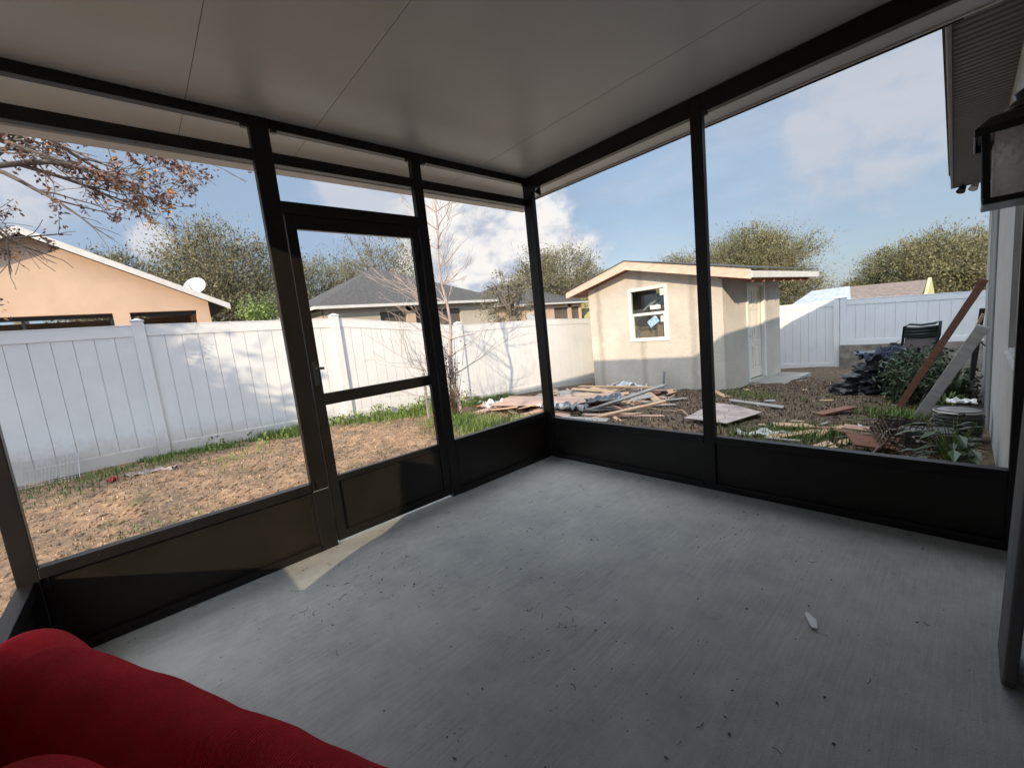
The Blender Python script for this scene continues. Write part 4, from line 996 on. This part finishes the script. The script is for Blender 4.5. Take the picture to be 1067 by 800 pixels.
sheet('rag', M['rag'], -3.8, -2.75, .5, .14, .06, 'pale crumpled rag on the dirt by the left fence', 'rag', 1.1, 21, .0)
sheet('rag', M['ragred'], -3.72, -3.08, .10, .08, .06, 'small red rag beside the pale one by the left fence', 'rag', .4, 22, .0)
# curved pale hose in the soil
hp = [(-.55 + .55 * math.sin(t * .35), 2.6 + t * .16, 0) for t in range(9)]
hp = [Vector((-.95 + .1 * i, 2.85 + .35 * math.sin(i * .33), 0)) for i in range(10)]
tag(MB().tube([Vector((q.x, q.y, gzn(q.x, q.y) + .03 + .03 * math.sin(i))) for i, q in enumerate(hp)], .009, 6).build('hose', M['wood_t'], smooth=True), 'thin curved tan hose on the soil right of the rubble pile', 'hose')
# post left of shed wall base
o = board(.42, .05, .02, M['plast_b'], -1.9, 5.78, 0, 'short blue-grey strip leaning on the shed front wall', 'strip', name='metal_strip'); o.rotation_euler = (R(0), R(-78), R(80)); o.location.z += .2
# stained plywood sheet
mb = MB(); mb.prism([(.07, 2.53, 0), (.635, 2.44, 0), (.75, 3.35, 0), (.30, 3.75, 0), (-.08, 3.9, 0)], (0, 0, .014))
o = mb.build('plywood_sheet', M['ply_s'], bevel=.002); zc = gz(.3, 3.0); 
for v in o.data.vertices: v.co.z += gz(v.co.x, v.co.y) + .05
tag(o, 'stained square plywood sheet lying alone on the soil near the middle post', 'plywood')
board(.9, .13, .02, M['wood_g'], .35, 4.35, -.35, 'pale board lying just behind the stained plywood sheet', dz=.02)
board(.75, .09, .03, M['wood_t'], -.45, 5.05, -.9, 'pale tan stick on the soil in front of the shed corner', dz=.01)
# right hand scraps
board(.62, .13, .03, M['wood_r'], 1.43, 3.95, 1.15, 'red-brown board lying by itself on open soil', dz=.02)
board(.85, .10, .02, M['wood_t'], 1.45, 2.50, .95, 'tan board nearest the right patio rail, pointing at the camera', dz=.03)
board(.35, .14, .02, M['wood_t'], 1.25, 2.75, .2, 'small pale board scrap beside the white paper strip', dz=.02)
board(.75, .10, .03, M['wood_r'], 1.85, 2.55, -.35, 'brown batten in the small scrap heap by the leaning boards', dz=.05)
board(.6, .16, .015, M['wood_p'], 2.0, 2.75, -.2, 'pink plywood scrap in the small heap by the leaning boards', dz=.08)
board(.35, .2, .02, M['wood_r'], 2.02, 2.1, .6, 'reddish broken board end near the right rail', dz=.06, tilt=(.3, .2))
for i in range(22):
    board(ru(.08, .3), ru(.03, .09), ru(.008, .02), M[random.choice(['wood_t', 'wood_p', 'wood_t', 'wood_g'])], ru(.9, 2.1), ru(2.0, 3.2), rnd() * 3, 'small splintered wood offcut scattered on the soil near the leaning boards', 'offcut', 'offcuts near the leaning boards', 'wood_offcut', dz=.01, tilt=(ru(-.1, .1), ru(-.1, .1)))
for i in range(16):
    x = ru(-.6, 2.2); y = ru(3.0, 8.0)
    if ok_yard(x, y): board(ru(.08, .25), ru(.03, .08), .012, M[random.choice(['wood_t', 'plast_w', 'wood_g'])], x, y, rnd() * 3, 'small pale scrap lying on the dark soil in front of the block wall', 'scrap', 'scraps on the dark soil', 'wood_offcut', dz=.004)

# leaning boards on house wall
def lean(name, m_, a, b, w_, t_, label):
    a = Vector(a); b = Vector(b); d = b - a; L_ = d.length; zx = d.normalized(); yx = Vector((0, 1, 0)) - zx * zx.y; yx.normalize(); xx = yx.cross(zx)
    mt = Matrix((xx, yx, zx)).transposed().to_4x4()
    mb = MB(); mb.box(-t_ / 2, t_ / 2, -w_ / 2, w_ / 2, 0, L_)
    o = mb.build(name, m_, bevel=.003); o.matrix_world = Matrix.Translation(a) @ mt
    return tag(o, label, 'board')
lean('leaning_board', M['wood_r'], (1.98, 4.45, gzn(1.98, 4.45)), (2.685, 4.30, 1.20), .045, .07, 'tall red-brown board leaning on the house wall')
lean('leaning_board', M['board_l'], (2.20, 3.95, gzn(2.20, 3.95)), (2.68, 3.62, .74), .03, .10, 'pale grey board leaning on the house wall in front of the red-brown one')
lean('leaning_board', M['wood_t'], (2.30, 4.9, gz(2.3, 4.9)), (2.695, 4.80, .80), .05, .03, 'thin pale batten leaning behind the red-brown board')
lean('leaning_pipe', M['blackp'], (2.60, 5.2, gz(2.6, 5.2)), (2.69, 5.15, .85), .05, .05, 'black upright post leaning against the house wall behind the boards')

# ------------------------------------------------------------------ trash heap, chair, brush, tubs
random.seed(91)
def bag(x, y, z, rx_, ry_, rz_, m_, label, name='trash_bag', cat='trash bag', group=None, amp=.22):
    mb = MB(); n, k = 28, 16
    for j in range(k + 1):
        ph = math.pi * j / k - math.pi / 2
        for i in range(n):
            th = 2 * math.pi * i / n; v = Vector((math.cos(th) * math.cos(ph), math.sin(th) * math.cos(ph), math.sin(ph)))
            s = 1 + amp * noise.noise(v * 2.3 + Vector((x * 7, y * 3, z))) + .10 * noise.noise(v * 6 + Vector((x, 0, z * 9))) + .05 * noise.noise(v * 13)
            mb.v.append((v.x * rx_ * s, v.y * ry_ * s, max(-rz_ * .9, v.z * rz_ * s)))
    for j in range(k):
        for i in range(n): mb.f.append((j * n + i, j * n + (i + 1) % n, (j + 1) * n + (i + 1) % n, (j + 1) * n + i))
    o = mb.build(name, m_, smooth=False); o.location = (x, y, z); o.rotation_euler = (0, 0, rnd() * 3)
    return tag(o, label, cat, group)
TG = 'black trash bags heaped before the block wall'
g0 = gz(1.4, 6.1)
for (dx, dy, dz_, a, b, c) in ((1.35, 6.0, .10, .34, .3, .13), (1.62, 6.1, .11, .36, .3, .14), (1.48, 6.05, .27, .34, .28, .12), (1.72, 6.2, .34, .30, .26, .13), (1.55, 6.0, .42, .26, .24, .11), (1.90, 6.25, .20, .32, .3, .2)):
    bag(dx, dy, g0 + dz_, a, b, c, M['bag'], 'flattened black trash bag stacked in the heap in front of the block wall', group=TG, amp=.4)
sheet('cloth', M['navy'], 1.72, 6.0, .62, .55, .22, 'dark navy cloth draped on top of the black trash bags', 'cloth', .4, 31, .52, solid=.01)
o = board(.62, .26, .03, M['navyhard'], 1.62, 6.15, .1, 'flat dark blue plastic lid on top of the trash heap', 'lid', name='tub_cover', dz=.66, tilt=(.05, -.06))
# chair
oc = thing('office_chair', (2.02, 6.9, gz(2, 6.9)), 'dark office chair with mesh back standing behind the cut brush', 'chair')
zc = gz(2, 6.9)
CM = Matrix.Translation((2.02, 6.9, zc)) @ Matrix.Rotation(R(-12), 4, 'Z')
def ctube(pts, r, n=8): return [CM @ Vector(p) for p in pts], r, n
bk = MB()
fr_pts = [(-.24, .02, .50), (-.20, .03, .8), (-.17, .0, 1.05), (-.10, -.02, 1.09), (.04, 0, 1.07), (.2, .02, 1.09), (.26, .02, 1.12), (.25, .02, .9), (.20, .03, .7), (.17, .03, .5)]
bk.tube([CM @ Vector(p) for p in fr_pts], .020, 8); bk.tube([CM @ Vector(p) for p in [(-.185, .02, .9), (0, .05, .87), (.24, .02, .9)]], .03, 8)
for k in range(3): bk.tube([CM @ Vector(p) for p in [(-.17, .01, .92 + k * .05), (0, .03, .91 + k * .05), (.245, .02, .93 + k * .05)]], .028, 8)
bk.build('backrest', M['greenrim'], oc, smooth=True)
MB().prism([CM @ Vector(p) for p in ((-.20, .03, .55), (.19, .03, .55), (.23, .04, .88), (-.17, .04, .88))], CM.to_3x3() @ Vector((0, .008, 0))).build('mesh_panel', M['chairmesh'], oc)
MB().box(-.25, .25, -.48, .0, .42, .49, CM).build('seat', M['blackp'], oc, bevel=.03)
for s_ in (-1, 1): MB().tube([CM @ Vector(p) for p in ((s_ * .27, -.05, .45), (s_ * .3, -.08, .66), (s_ * .3, -.36, .67))], .022, 8).build('armrest', M['blackp'], oc, smooth=True)
MB().tube([CM @ Vector((0, -.24, .42)), CM @ Vector((0, -.24, .1))], .03, 10).build('gas_lift', M['blackp'], oc)
for k in range(5):
    a = k * 2 * math.pi / 5; lg = MB(); lg.tube([CM @ Vector((0, -.24, .12)), CM @ Vector((.3 * math.cos(a), -.24 + .3 * math.sin(a), .06))], [.025, .018], 6); lo = lg.build('leg', M['blackp'], oc)
    MB().lathe(CM @ Vector((.3 * math.cos(a), -.24 + .3 * math.sin(a), 0)), [(.02, .0), (.028, .02), (.028, .035), (.018, .05)], 8).build('caster', M['blackp'], lo)
# brush pile (cut leafy branches)
random.seed(95)
br = thing('brush_pile', (2.1, 5.7, gz(2.1, 5.7)), 'heap of cut leafy branches between the trash bags and the leaning boards', 'brush pile')
st = MB(); lv = MB()
for i in range(190):
    x = max(1.95, random.gauss(2.2, .2)); y = random.gauss(5.55, .35); x = min(x, 2.6); z = gz(x, y) + ru(.0, .45) * math.exp(-((x - 2.05) / .45) ** 2)
    a = rnd() * 6.28; L_ = ru(.3, .65); e = Vector((x + math.cos(a) * L_ * .6, y + math.sin(a) * L_ * .6, z + ru(-.05, .38)))
    e.x = max(1.8, min(e.x, 2.66)); e.z = max(e.z, gz(e.x, e.y) + .03); s_ = Vector((x, y, z))
    st.tube([s_, s_.lerp(e, .5) + Vector((0, 0, .06)), e], [.008, .006, .003], 4, cap=False)
    for q in range(40): lv.leaf(s_.lerp(e, rnd()) + Vector((random.gauss(0, .055), random.gauss(0, .055), random.gauss(.02, .05))), ru(.018, .036), 2.6)
st.build('branches', M['bark'], br); lv.build('leaves', M['leafdark'], br)
# strappy plant by the wall
def strappy(name, x, y, n_, H_, label, m_, w_=.03):
    t = thing(name, (x, y, gz(x, y)), label, 'plant'); mb = MB()
    for i in range(n_):
        a = rnd() * 6.28; h_ = H_ * ru(.6, 1); out = ru(.12, .45) * H_; b = Vector((x + .04 * math.cos(a), y + .04 * math.sin(a), gz(x, y)))
        prev = None
        for k in range(6):
            u = k / 5; p = b + Vector((math.cos(a) * out * u ** 1.5, math.sin(a) * out * u ** 1.5, h_ * (u - .45 * u ** 3)))
            p.x = min(p.x, 2.70); ww = w_ * (1 - u ** 2) * .5 + .001; sd = Vector((-math.sin(a), math.cos(a), 0)) * ww
            cur = (p - sd, p + sd)
            if prev: mb.quad(prev[0], prev[1], cur[1], cur[0])
            prev = cur
    mb.build('leaves', m_, t); return t
strappy('strap_leaf_plant', 2.5, 4.9, 60, .75, 'tall strap-leaved green plant against the house wall behind the leaning boards', M['leafdark'])
strappy('strap_leaf_plant', 2.42, 4.45, 34, .45, 'shorter strap-leaved plant between the two leaning boards', M['grass'], .02)
# broad-leaf plant near rail
pl = thing('leafy_plant', (2.56, 1.75, gz(2.5, 1.75)), 'low plant with broad drooping green leaves at the foot of the house wall', 'plant')
lv = MB(); stm = MB()
for i in range(75):
    a = rnd() * 6.28; r_ = ru(.03, .24); hgt = ru(.08, .42) * (1.15 - r_ * 2); b = Vector((2.52, 1.8, gz(2.5, 1.8))); p = b + Vector((min(.15, r_ * math.cos(a)), r_ * 1.3 * math.sin(a), hgt))
    stm.tube([b, b.lerp(p, .6) + Vector((0, 0, .03)), p], .003, 3, cap=False)
    L_ = ru(.09, .17); d = Vector((math.cos(a), math.sin(a), -.35)).normalized(); sd = Vector((-math.sin(a), math.cos(a), 0)) * L_ * .2
    if p.x + d.x * L_ > 2.71: d.x = -abs(d.x)
    lv.quad(p, p + d * L_ * .4 + sd + Vector((0, 0, .012)), p + d * L_, p + d * L_ * .4 - sd + Vector((0, 0, .012)))
lv.build('leaves', M['leafdark'], pl); stm.build('stems', M['grass'], pl)
# ribbed tub
tub = thing('ribbed_tub', (2.535, 2.95, gz(2.535, 2.95)), 'black ribbed plastic tub with a white lid scrap by the house wall', 'tub')
zt0 = gz(2.535, 2.95)
prof = []
for k in range(8):
    z = zt0 + k * .032; prof += [(.140 + .003 * k, z), (.153 + .003 * k, z + .008), (.153 + .003 * k, z + .02), (.140 + .003 * k, z + .028)]
prof += [(.165, zt0 + .29), (.168, zt0 + .30), (.150, zt0 + .30), (.145, zt0 + .24)]
MB().lathe((2.535, 2.95, 0), prof, 28).build('body', M['ribbed'], tub, smooth=False)
MB().lathe((2.535, 2.95, 0), [(.170, zt0 + .275), (.175, zt0 + .28), (.175, zt0 + .288), (.170, zt0 + .292)], 28).build('rim', M['alu'], tub)
sheet('plastic_scrap', M['paper'], 2.55, 3.0, .2, .13, .04, 'small white plastic scrap lying on the ribbed tub', 'lid', .1, 51, .335)
# wire basket / crates junk
def crate(x, y, rz, m_, label):
    t = MB(); w_, d_, h_ = .34, .26, .2
    for i in range(6):
        z = i * h_ / 5
        t.tube([(-w_ / 2, -d_ / 2, z), (w_ / 2, -d_ / 2, z), (w_ / 2, d_ / 2, z), (-w_ / 2, d_ / 2, z), (-w_ / 2, -d_ / 2, z)], .006, 4)
    for i in range(9):
        x_ = -w_ / 2 + w_ * i / 8
        for s_ in (-1, 1): t.tube([(x_, s_ * d_ / 2, 0), (x_, s_ * d_ / 2, h_)], .005, 4)
        t.tube([(x_, -d_ / 2, 0), (x_, d_ / 2, 0)], .005, 4)
    for i in range(6):
        y_ = -d_ / 2 + d_ * i / 5
        for s_ in (-1, 1): t.tube([(s_ * w_ / 2, y_, 0), (s_ * w_ / 2, y_, h_)], .005, 4)
    o = t.build('basket', m_); o.location = (x, y, gz(x, y) + .06); o.rotation_euler = (R(28), R(12), rz); return tag(o, label, 'basket')
crate(2.18, 2.22, .5, M['twig'], 'dark tipped plastic basket in the junk by the near house wall')
board(.34, .22, .16, M['ribbed'], 2.36, 2.4, .2, 'grey plastic storage box between the basket and the ribbed tub', 'box', name='storage_box', chew=.005, dz=.02)
sheet('tarp', M['bag'], 2.2, 2.75, .55, .35, .14, 'crumpled dark tarp in front of the ribbed tub', 'tarp', .3, 61, .02)
for i in range(14):
    a = Vector((ru(1.95, 2.4), ru(2.1, 2.9), 0)); a.z = gz(a.x, a.y) + ru(.03, .18); an = ru(0, 6.28); b = a + Vector((math.cos(an), math.sin(an), ru(-.1, .25))) * ru(.25, .5); b.x = min(b.x, 2.68); b.z = max(b.z, gz(b.x, b.y) + .02)
    tag(MB().tube([a, (a + b) / 2 + Vector((0, 0, .02)), b], .008, 5).build('stick', M[random.choice(['bark', 'wood_g', 'bark'])]), 'thin dry stick tangled in the junk by the near house wall', 'stick', 'sticks in the junk by the wall')
# wires hanging near the wall
tag(MB().tube([Vector((2.705, 4.0, .5)), Vector((2.62, 3.9, .62)), Vector((2.60, 3.7, .2)), Vector((2.69, 3.5, -.2))], .006, 6).build('cable', M['blackp'], smooth=True), 'black cable looping off the house wall beside the grey leaning board', 'cable')
# flower pot near fence
zpp = gzn(-4.25, 1.75)
tag(MB().lathe((-4.28, 1.72, zpp - .01), [(.09, 0), (.11, .17), (.125, .17), (.125, .20), (.11, .20), (.10, .15)], 20).build('plant_pot', M['ribbed'], smooth=False), 'dark grey plant pot among the weeds in front of the fence', 'plant pot')
# wire mesh panel by the fence
mb = MB()
for i in range(14):
    mb.tube([(FX + .1 + i * .03, -3.95, gz(FX, -3.9) + .30 - i * .018), (FX + .1 + i * .03, -3.38, gz(FX, -3.4) + .28 - i * .018)], .0022, 3)
for i in range(20):
    yy = -3.95 + i * .03; mb.tube([(FX + .1, yy, gz(FX, yy) + .29), (FX + .49, yy, gz(FX, yy) + .05)], .0022, 3)
mb.tube([(FX + .1, -3.38, gz(FX, -3.4) + .28), (FX + .49, -3.38, gz(FX, -3.4) + .045)], .006, 5)
tag(mb.build('wire_mesh', M['wire']), 'piece of galvanised wire mesh leaning on the left fence bottom', 'wire mesh')

# ------------------------------------------------------------------ litter on the patio slab
random.seed(101)
o = MB(); o.prism([(0, 0, 0), (.055, .012, 0), (.115, -.018, 0), (.10, -.04, 0), (.045, -.028, 0), (.01, -.018, 0)], (0, 0, .0015))
for v_ in range(0): pass
p_ = o.build('paper_scrap', M['paper']); p_.location = (2.185, -.955, .006); p_.rotation_euler = (R(4), R(-3), R(-52)); p_.scale = (.85, .7, 1)
tag(p_, 'small torn white paper scrap on the concrete patio floor', 'paper')
lt = MB()
spots = [(ru(.2, 2.5), ru(-2.4, -.2), ru(.08, .35)) for _ in range(16)]
for i in range(650):
    if rnd() < .6:
        q = random.choice(spots); x = random.gauss(q[0], q[2]); y = random.gauss(q[1], q[2])
    elif rnd() < .4: x, y = (ru(.02, .1), ru(-3, -.1)) if rnd() < .5 else (ru(.05, 2.6), ru(-.1, -.01))
    else: x = ru(.1, 2.6); y = ru(-3.0, -.05)
    if not (.02 < x < 2.68 and -3.1 < y < -.01) or (.8 < x < 2.3 and y < -2.4): continue
    a = rnd() * 6.28
    if rnd() < .10:      # little curved twig or grass bit
        L_ = ru(.012, .04); b_ = ru(-1.2, 1.2); pts = []
        for k in range(5): pts.append(Vector((x + L_ * k / 4 * math.cos(a + b_ * k / 4), y + L_ * k / 4 * math.sin(a + b_ * k / 4), .003 + .002 * rnd())))
        lt.tube(pts, ru(.0006, .0013), 4)
    else:
        s_ = random.choice([.0015, .002, .003, .004, .006]) * ru(.6, 1.2); d = Vector((math.cos(a), math.sin(a), 0)); e = Vector((-d.y, d.x, 0)); w_ = s_ * ru(.3, .8)
        p = Vector((x, y, .003)); lt.hexa([p - d * s_ - e * w_ * .3, p + d * s_ * .3 - e * w_, p + d * s_, p + e * w_], [p - d * s_ - e * w_ * .3 + Vector((0, 0, .0015)), p + d * s_ * .3 - e * w_ + Vector((0, 0, .002)), p + d * s_ + Vector((0, 0, .001)), p + e * w_ + Vector((0, 0, .0015))])
tag(lt.build('floor_litter', M['twig']), kind='stuff')

# ------------------------------------------------------------------ light, sky, camera
sd = Vector((.63, -1, .42)).normalized()       # toward the sun
sun = bpy.data.lights.new('sun', 'SUN'); sun.energy = 2.0; sun.angle = R(.6); sun.color = (1.0, .82, .60)
so = bpy.data.objects.new('sun', sun); C.objects.link(so); so.rotation_euler = (-sd).to_track_quat('-Z', 'Y').to_euler(); so.location = sd * 30

wld = bpy.data.worlds.new('World'); S.world = wld; wld.use_nodes = True
nt = wld.node_tree; n = nt.nodes; l = nt.links
bg = n['Background']; bg.inputs[1].default_value = .06
sky = n.new('ShaderNodeTexSky'); sky.sky_type = 'NISHITA'; sky.sun_disc = False
sky.sun_elevation = math.asin(sd.z); sky.sun_rotation = math.atan2(sd.x, sd.y); sky.air_density = 1.0; sky.dust_density = .8; sky.ozone_density = 1.6
tc = n.new('ShaderNodeTexCoord'); D = tc.outputs['Generated']
def nzs(scale, detail, stretch=(1, 1, 1), off=(0, 0, 0), rough=.6, dist=0):
    mp = n.new('ShaderNodeMapping'); mp.inputs['Scale'].default_value = stretch; mp.inputs['Location'].default_value = off; l.new(D, mp.inputs[0])
    t = n.new('ShaderNodeTexNoise'); t.inputs['Scale'].default_value = scale; t.inputs['Detail'].default_value = detail; t.inputs['Roughness'].default_value = rough; t.inputs['Distortion'].default_value = dist
    l.new(mp.outputs[0], t.inputs['Vector']); return t.outputs['Fac']
def math_(op, a, b=None, c=None):
    x = n.new('ShaderNodeMath'); x.operation = op
    for i, v in enumerate((a, b, c)):
        if v is None: continue
        if isinstance(v, (int, float)): x.inputs[i].default_value = v
        else: l.new(v, x.inputs[i])
    return x.outputs[0]
def smooth(v, a, b):
    mr = n.new('ShaderNodeMapRange'); mr.interpolation_type = 'SMOOTHSTEP'; mr.inputs[1].default_value = a; mr.inputs[2].default_value = b; l.new(v, mr.inputs[0]); return mr.outputs[0]
def blob(d, rad):      # 1 at centre -> 0 at angular radius (approx), of the direction d
    d = Vector(d).normalized(); vm = n.new('ShaderNodeVectorMath'); vm.operation = 'DISTANCE'; l.new(D, vm.inputs[0]); vm.inputs[1].default_value = d
    return math_('SUBTRACT', 1, math_('DIVIDE', vm.outputs['Value'], rad))
def mixc(f, a, b):
    x = n.new('ShaderNodeMixRGB'); l.new(f, x.inputs[0])
    for i, v in ((1, a), (2, b)):
        if isinstance(v, tuple): x.inputs[i].default_value = (*v, 1)
        else: l.new(v, x.inputs[i])
    return x.outputs[0]
col = sky.outputs[0]
SKYG = 1.0
# grey-blue stratus veil, strongest to the west
veil = smooth(math_('ADD', math_('MULTIPLY', blob((-1, .15, .25), 1.25), .55), nzs(2.2, 6, (1, 1, 2.2), (3, 1, 0))), .50, .95)
col = mixc(math_('MULTIPLY', veil, .75), col, (2.15, 2.85, 4.0))
col = mixc(math_('ADD', .25, math_('MULTIPLY', .0, 1)), col, (3.1, 3.9, 4.8))
nveil = smooth(math_('ADD', math_('MULTIPLY', blob((.15, 1, .12), .95), .75), math_('MULTIPLY', nzs(2.0, 6, (1, 1, 2.5), (5, 0, 2)), .6)), .25, .85)
col = mixc(math_('MULTIPLY', nveil, .72), col, (2.35, 2.95, 3.75))
# wispy high cloud
wis = smooth(nzs(2.6, 9, (1, 1, 3.2), (7, 2, 1), .62, .4), .42, .74)
col = mixc(math_('MULTIPLY', wis, .42), col, (4.0, 4.4, 5.0))
# cumulus
cnoise = nzs(9, 9, (1, 1, 1.3), (1, 4, 2), .58, .15)
def cumulus(d, rad, thr=.0, k=1.5, white=(10.5, 10.2, 9.9), strength=1.0):
    global col
    m_ = math_('ADD', blob(d, rad), math_('MULTIPLY', math_('SUBTRACT', cnoise, .5), k))
    f = smooth(m_, thr, thr + .3)
    shade = smooth(math_('ADD', nzs(13, 7, (1, 1, 1.6), (1, 4, 2.12), .55), math_('MULTIPLY', m_, .12)), .36, .62)
    cc = mixc(shade, (3.1, 3.5, 4.4), white)
    col = mixc(math_('MULTIPLY', f, strength), col, cc)
RW = [[0.6737, 0.0274, -0.7385], [0.7317, -0.1643, 0.6615], [-0.1032, -0.9860, -0.1308]]
cumulus(Vector((-.747, .632, .185)), .24, .05, 1.0, (6.6, 6.4, 6.1))
cumulus(Vector((-.697, .699, .15)), .20, .05, 1.0, (6.3, 6.1, 5.9))
cumulus(Vector((-.08, .953, .30)), .20, .12, 1.0, (4.3, 4.25, 4.5), .55)
cumulus(Vector((-.86, .41, .33)), .14, .10, 1.3, (4.6, 4.6, 4.8), .6)
cumulus(Vector((-.974, .062, .215)), .05, .1, 1.1, (5.0, 5.0, 5.2), .8)
cumulus(Vector((-.93, -.20, .36)), .26, .1, 1.3, (4.8, 4.8, 5.0), .7)
# unseen bright cloud added overhead and round the sun as fill for the patio
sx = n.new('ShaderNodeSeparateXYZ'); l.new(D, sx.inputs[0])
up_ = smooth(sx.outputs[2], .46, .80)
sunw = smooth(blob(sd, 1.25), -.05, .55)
fill_mask = math_('MULTIPLY', math_('MAXIMUM', up_, sunw), math_('ADD', .65, math_('MULTIPLY', nzs(3, 6), .6)))
fill_col = mixc(up_, (8.5, 11.5, 15.5), (17.2, 18.2, 19.6))
col = mixc(math_('MINIMUM', fill_mask, 1), col, fill_col)
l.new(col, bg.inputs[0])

cam = bpy.data.cameras.new('camera'); co = bpy.data.objects.new('camera', cam); C.objects.link(co)
cam.sensor_fit = 'HORIZONTAL'; cam.sensor_width = 36; cam.lens = 431.03 / 1067 * 36; cam.clip_start = .02; cam.clip_end = 1500
right = Vector((RW[0][0], RW[1][0], RW[2][0])); down = Vector((RW[0][1], RW[1][1], RW[2][1])); fwd = Vector((RW[0][2], RW[1][2], RW[2][2]))
fwd.normalize(); right = (right - fwd * right.dot(fwd)).normalized(); up = right.cross(fwd).normalized()
co.matrix_world = Matrix.Translation((2.573, -2.702, 1.2)) @ Matrix((right, up, -fwd)).transposed().to_4x4()
cam.dof.use_dof = True; cam.dof.focus_distance = 4.5; cam.dof.aperture_fstop = 7
S.camera = co
S.render.resolution_x = 1024; S.render.resolution_y = 767
S.view_settings.view_transform = 'Standard'; S.view_settings.look = 'None'; S.view_settings.gamma = 1; S.view_settings.exposure = 1.36
S.cycles.max_bounces = 8; S.cycles.diffuse_bounces = 5; S.cycles.transparent_max_bounces = 12
S.cycles.use_denoising = True
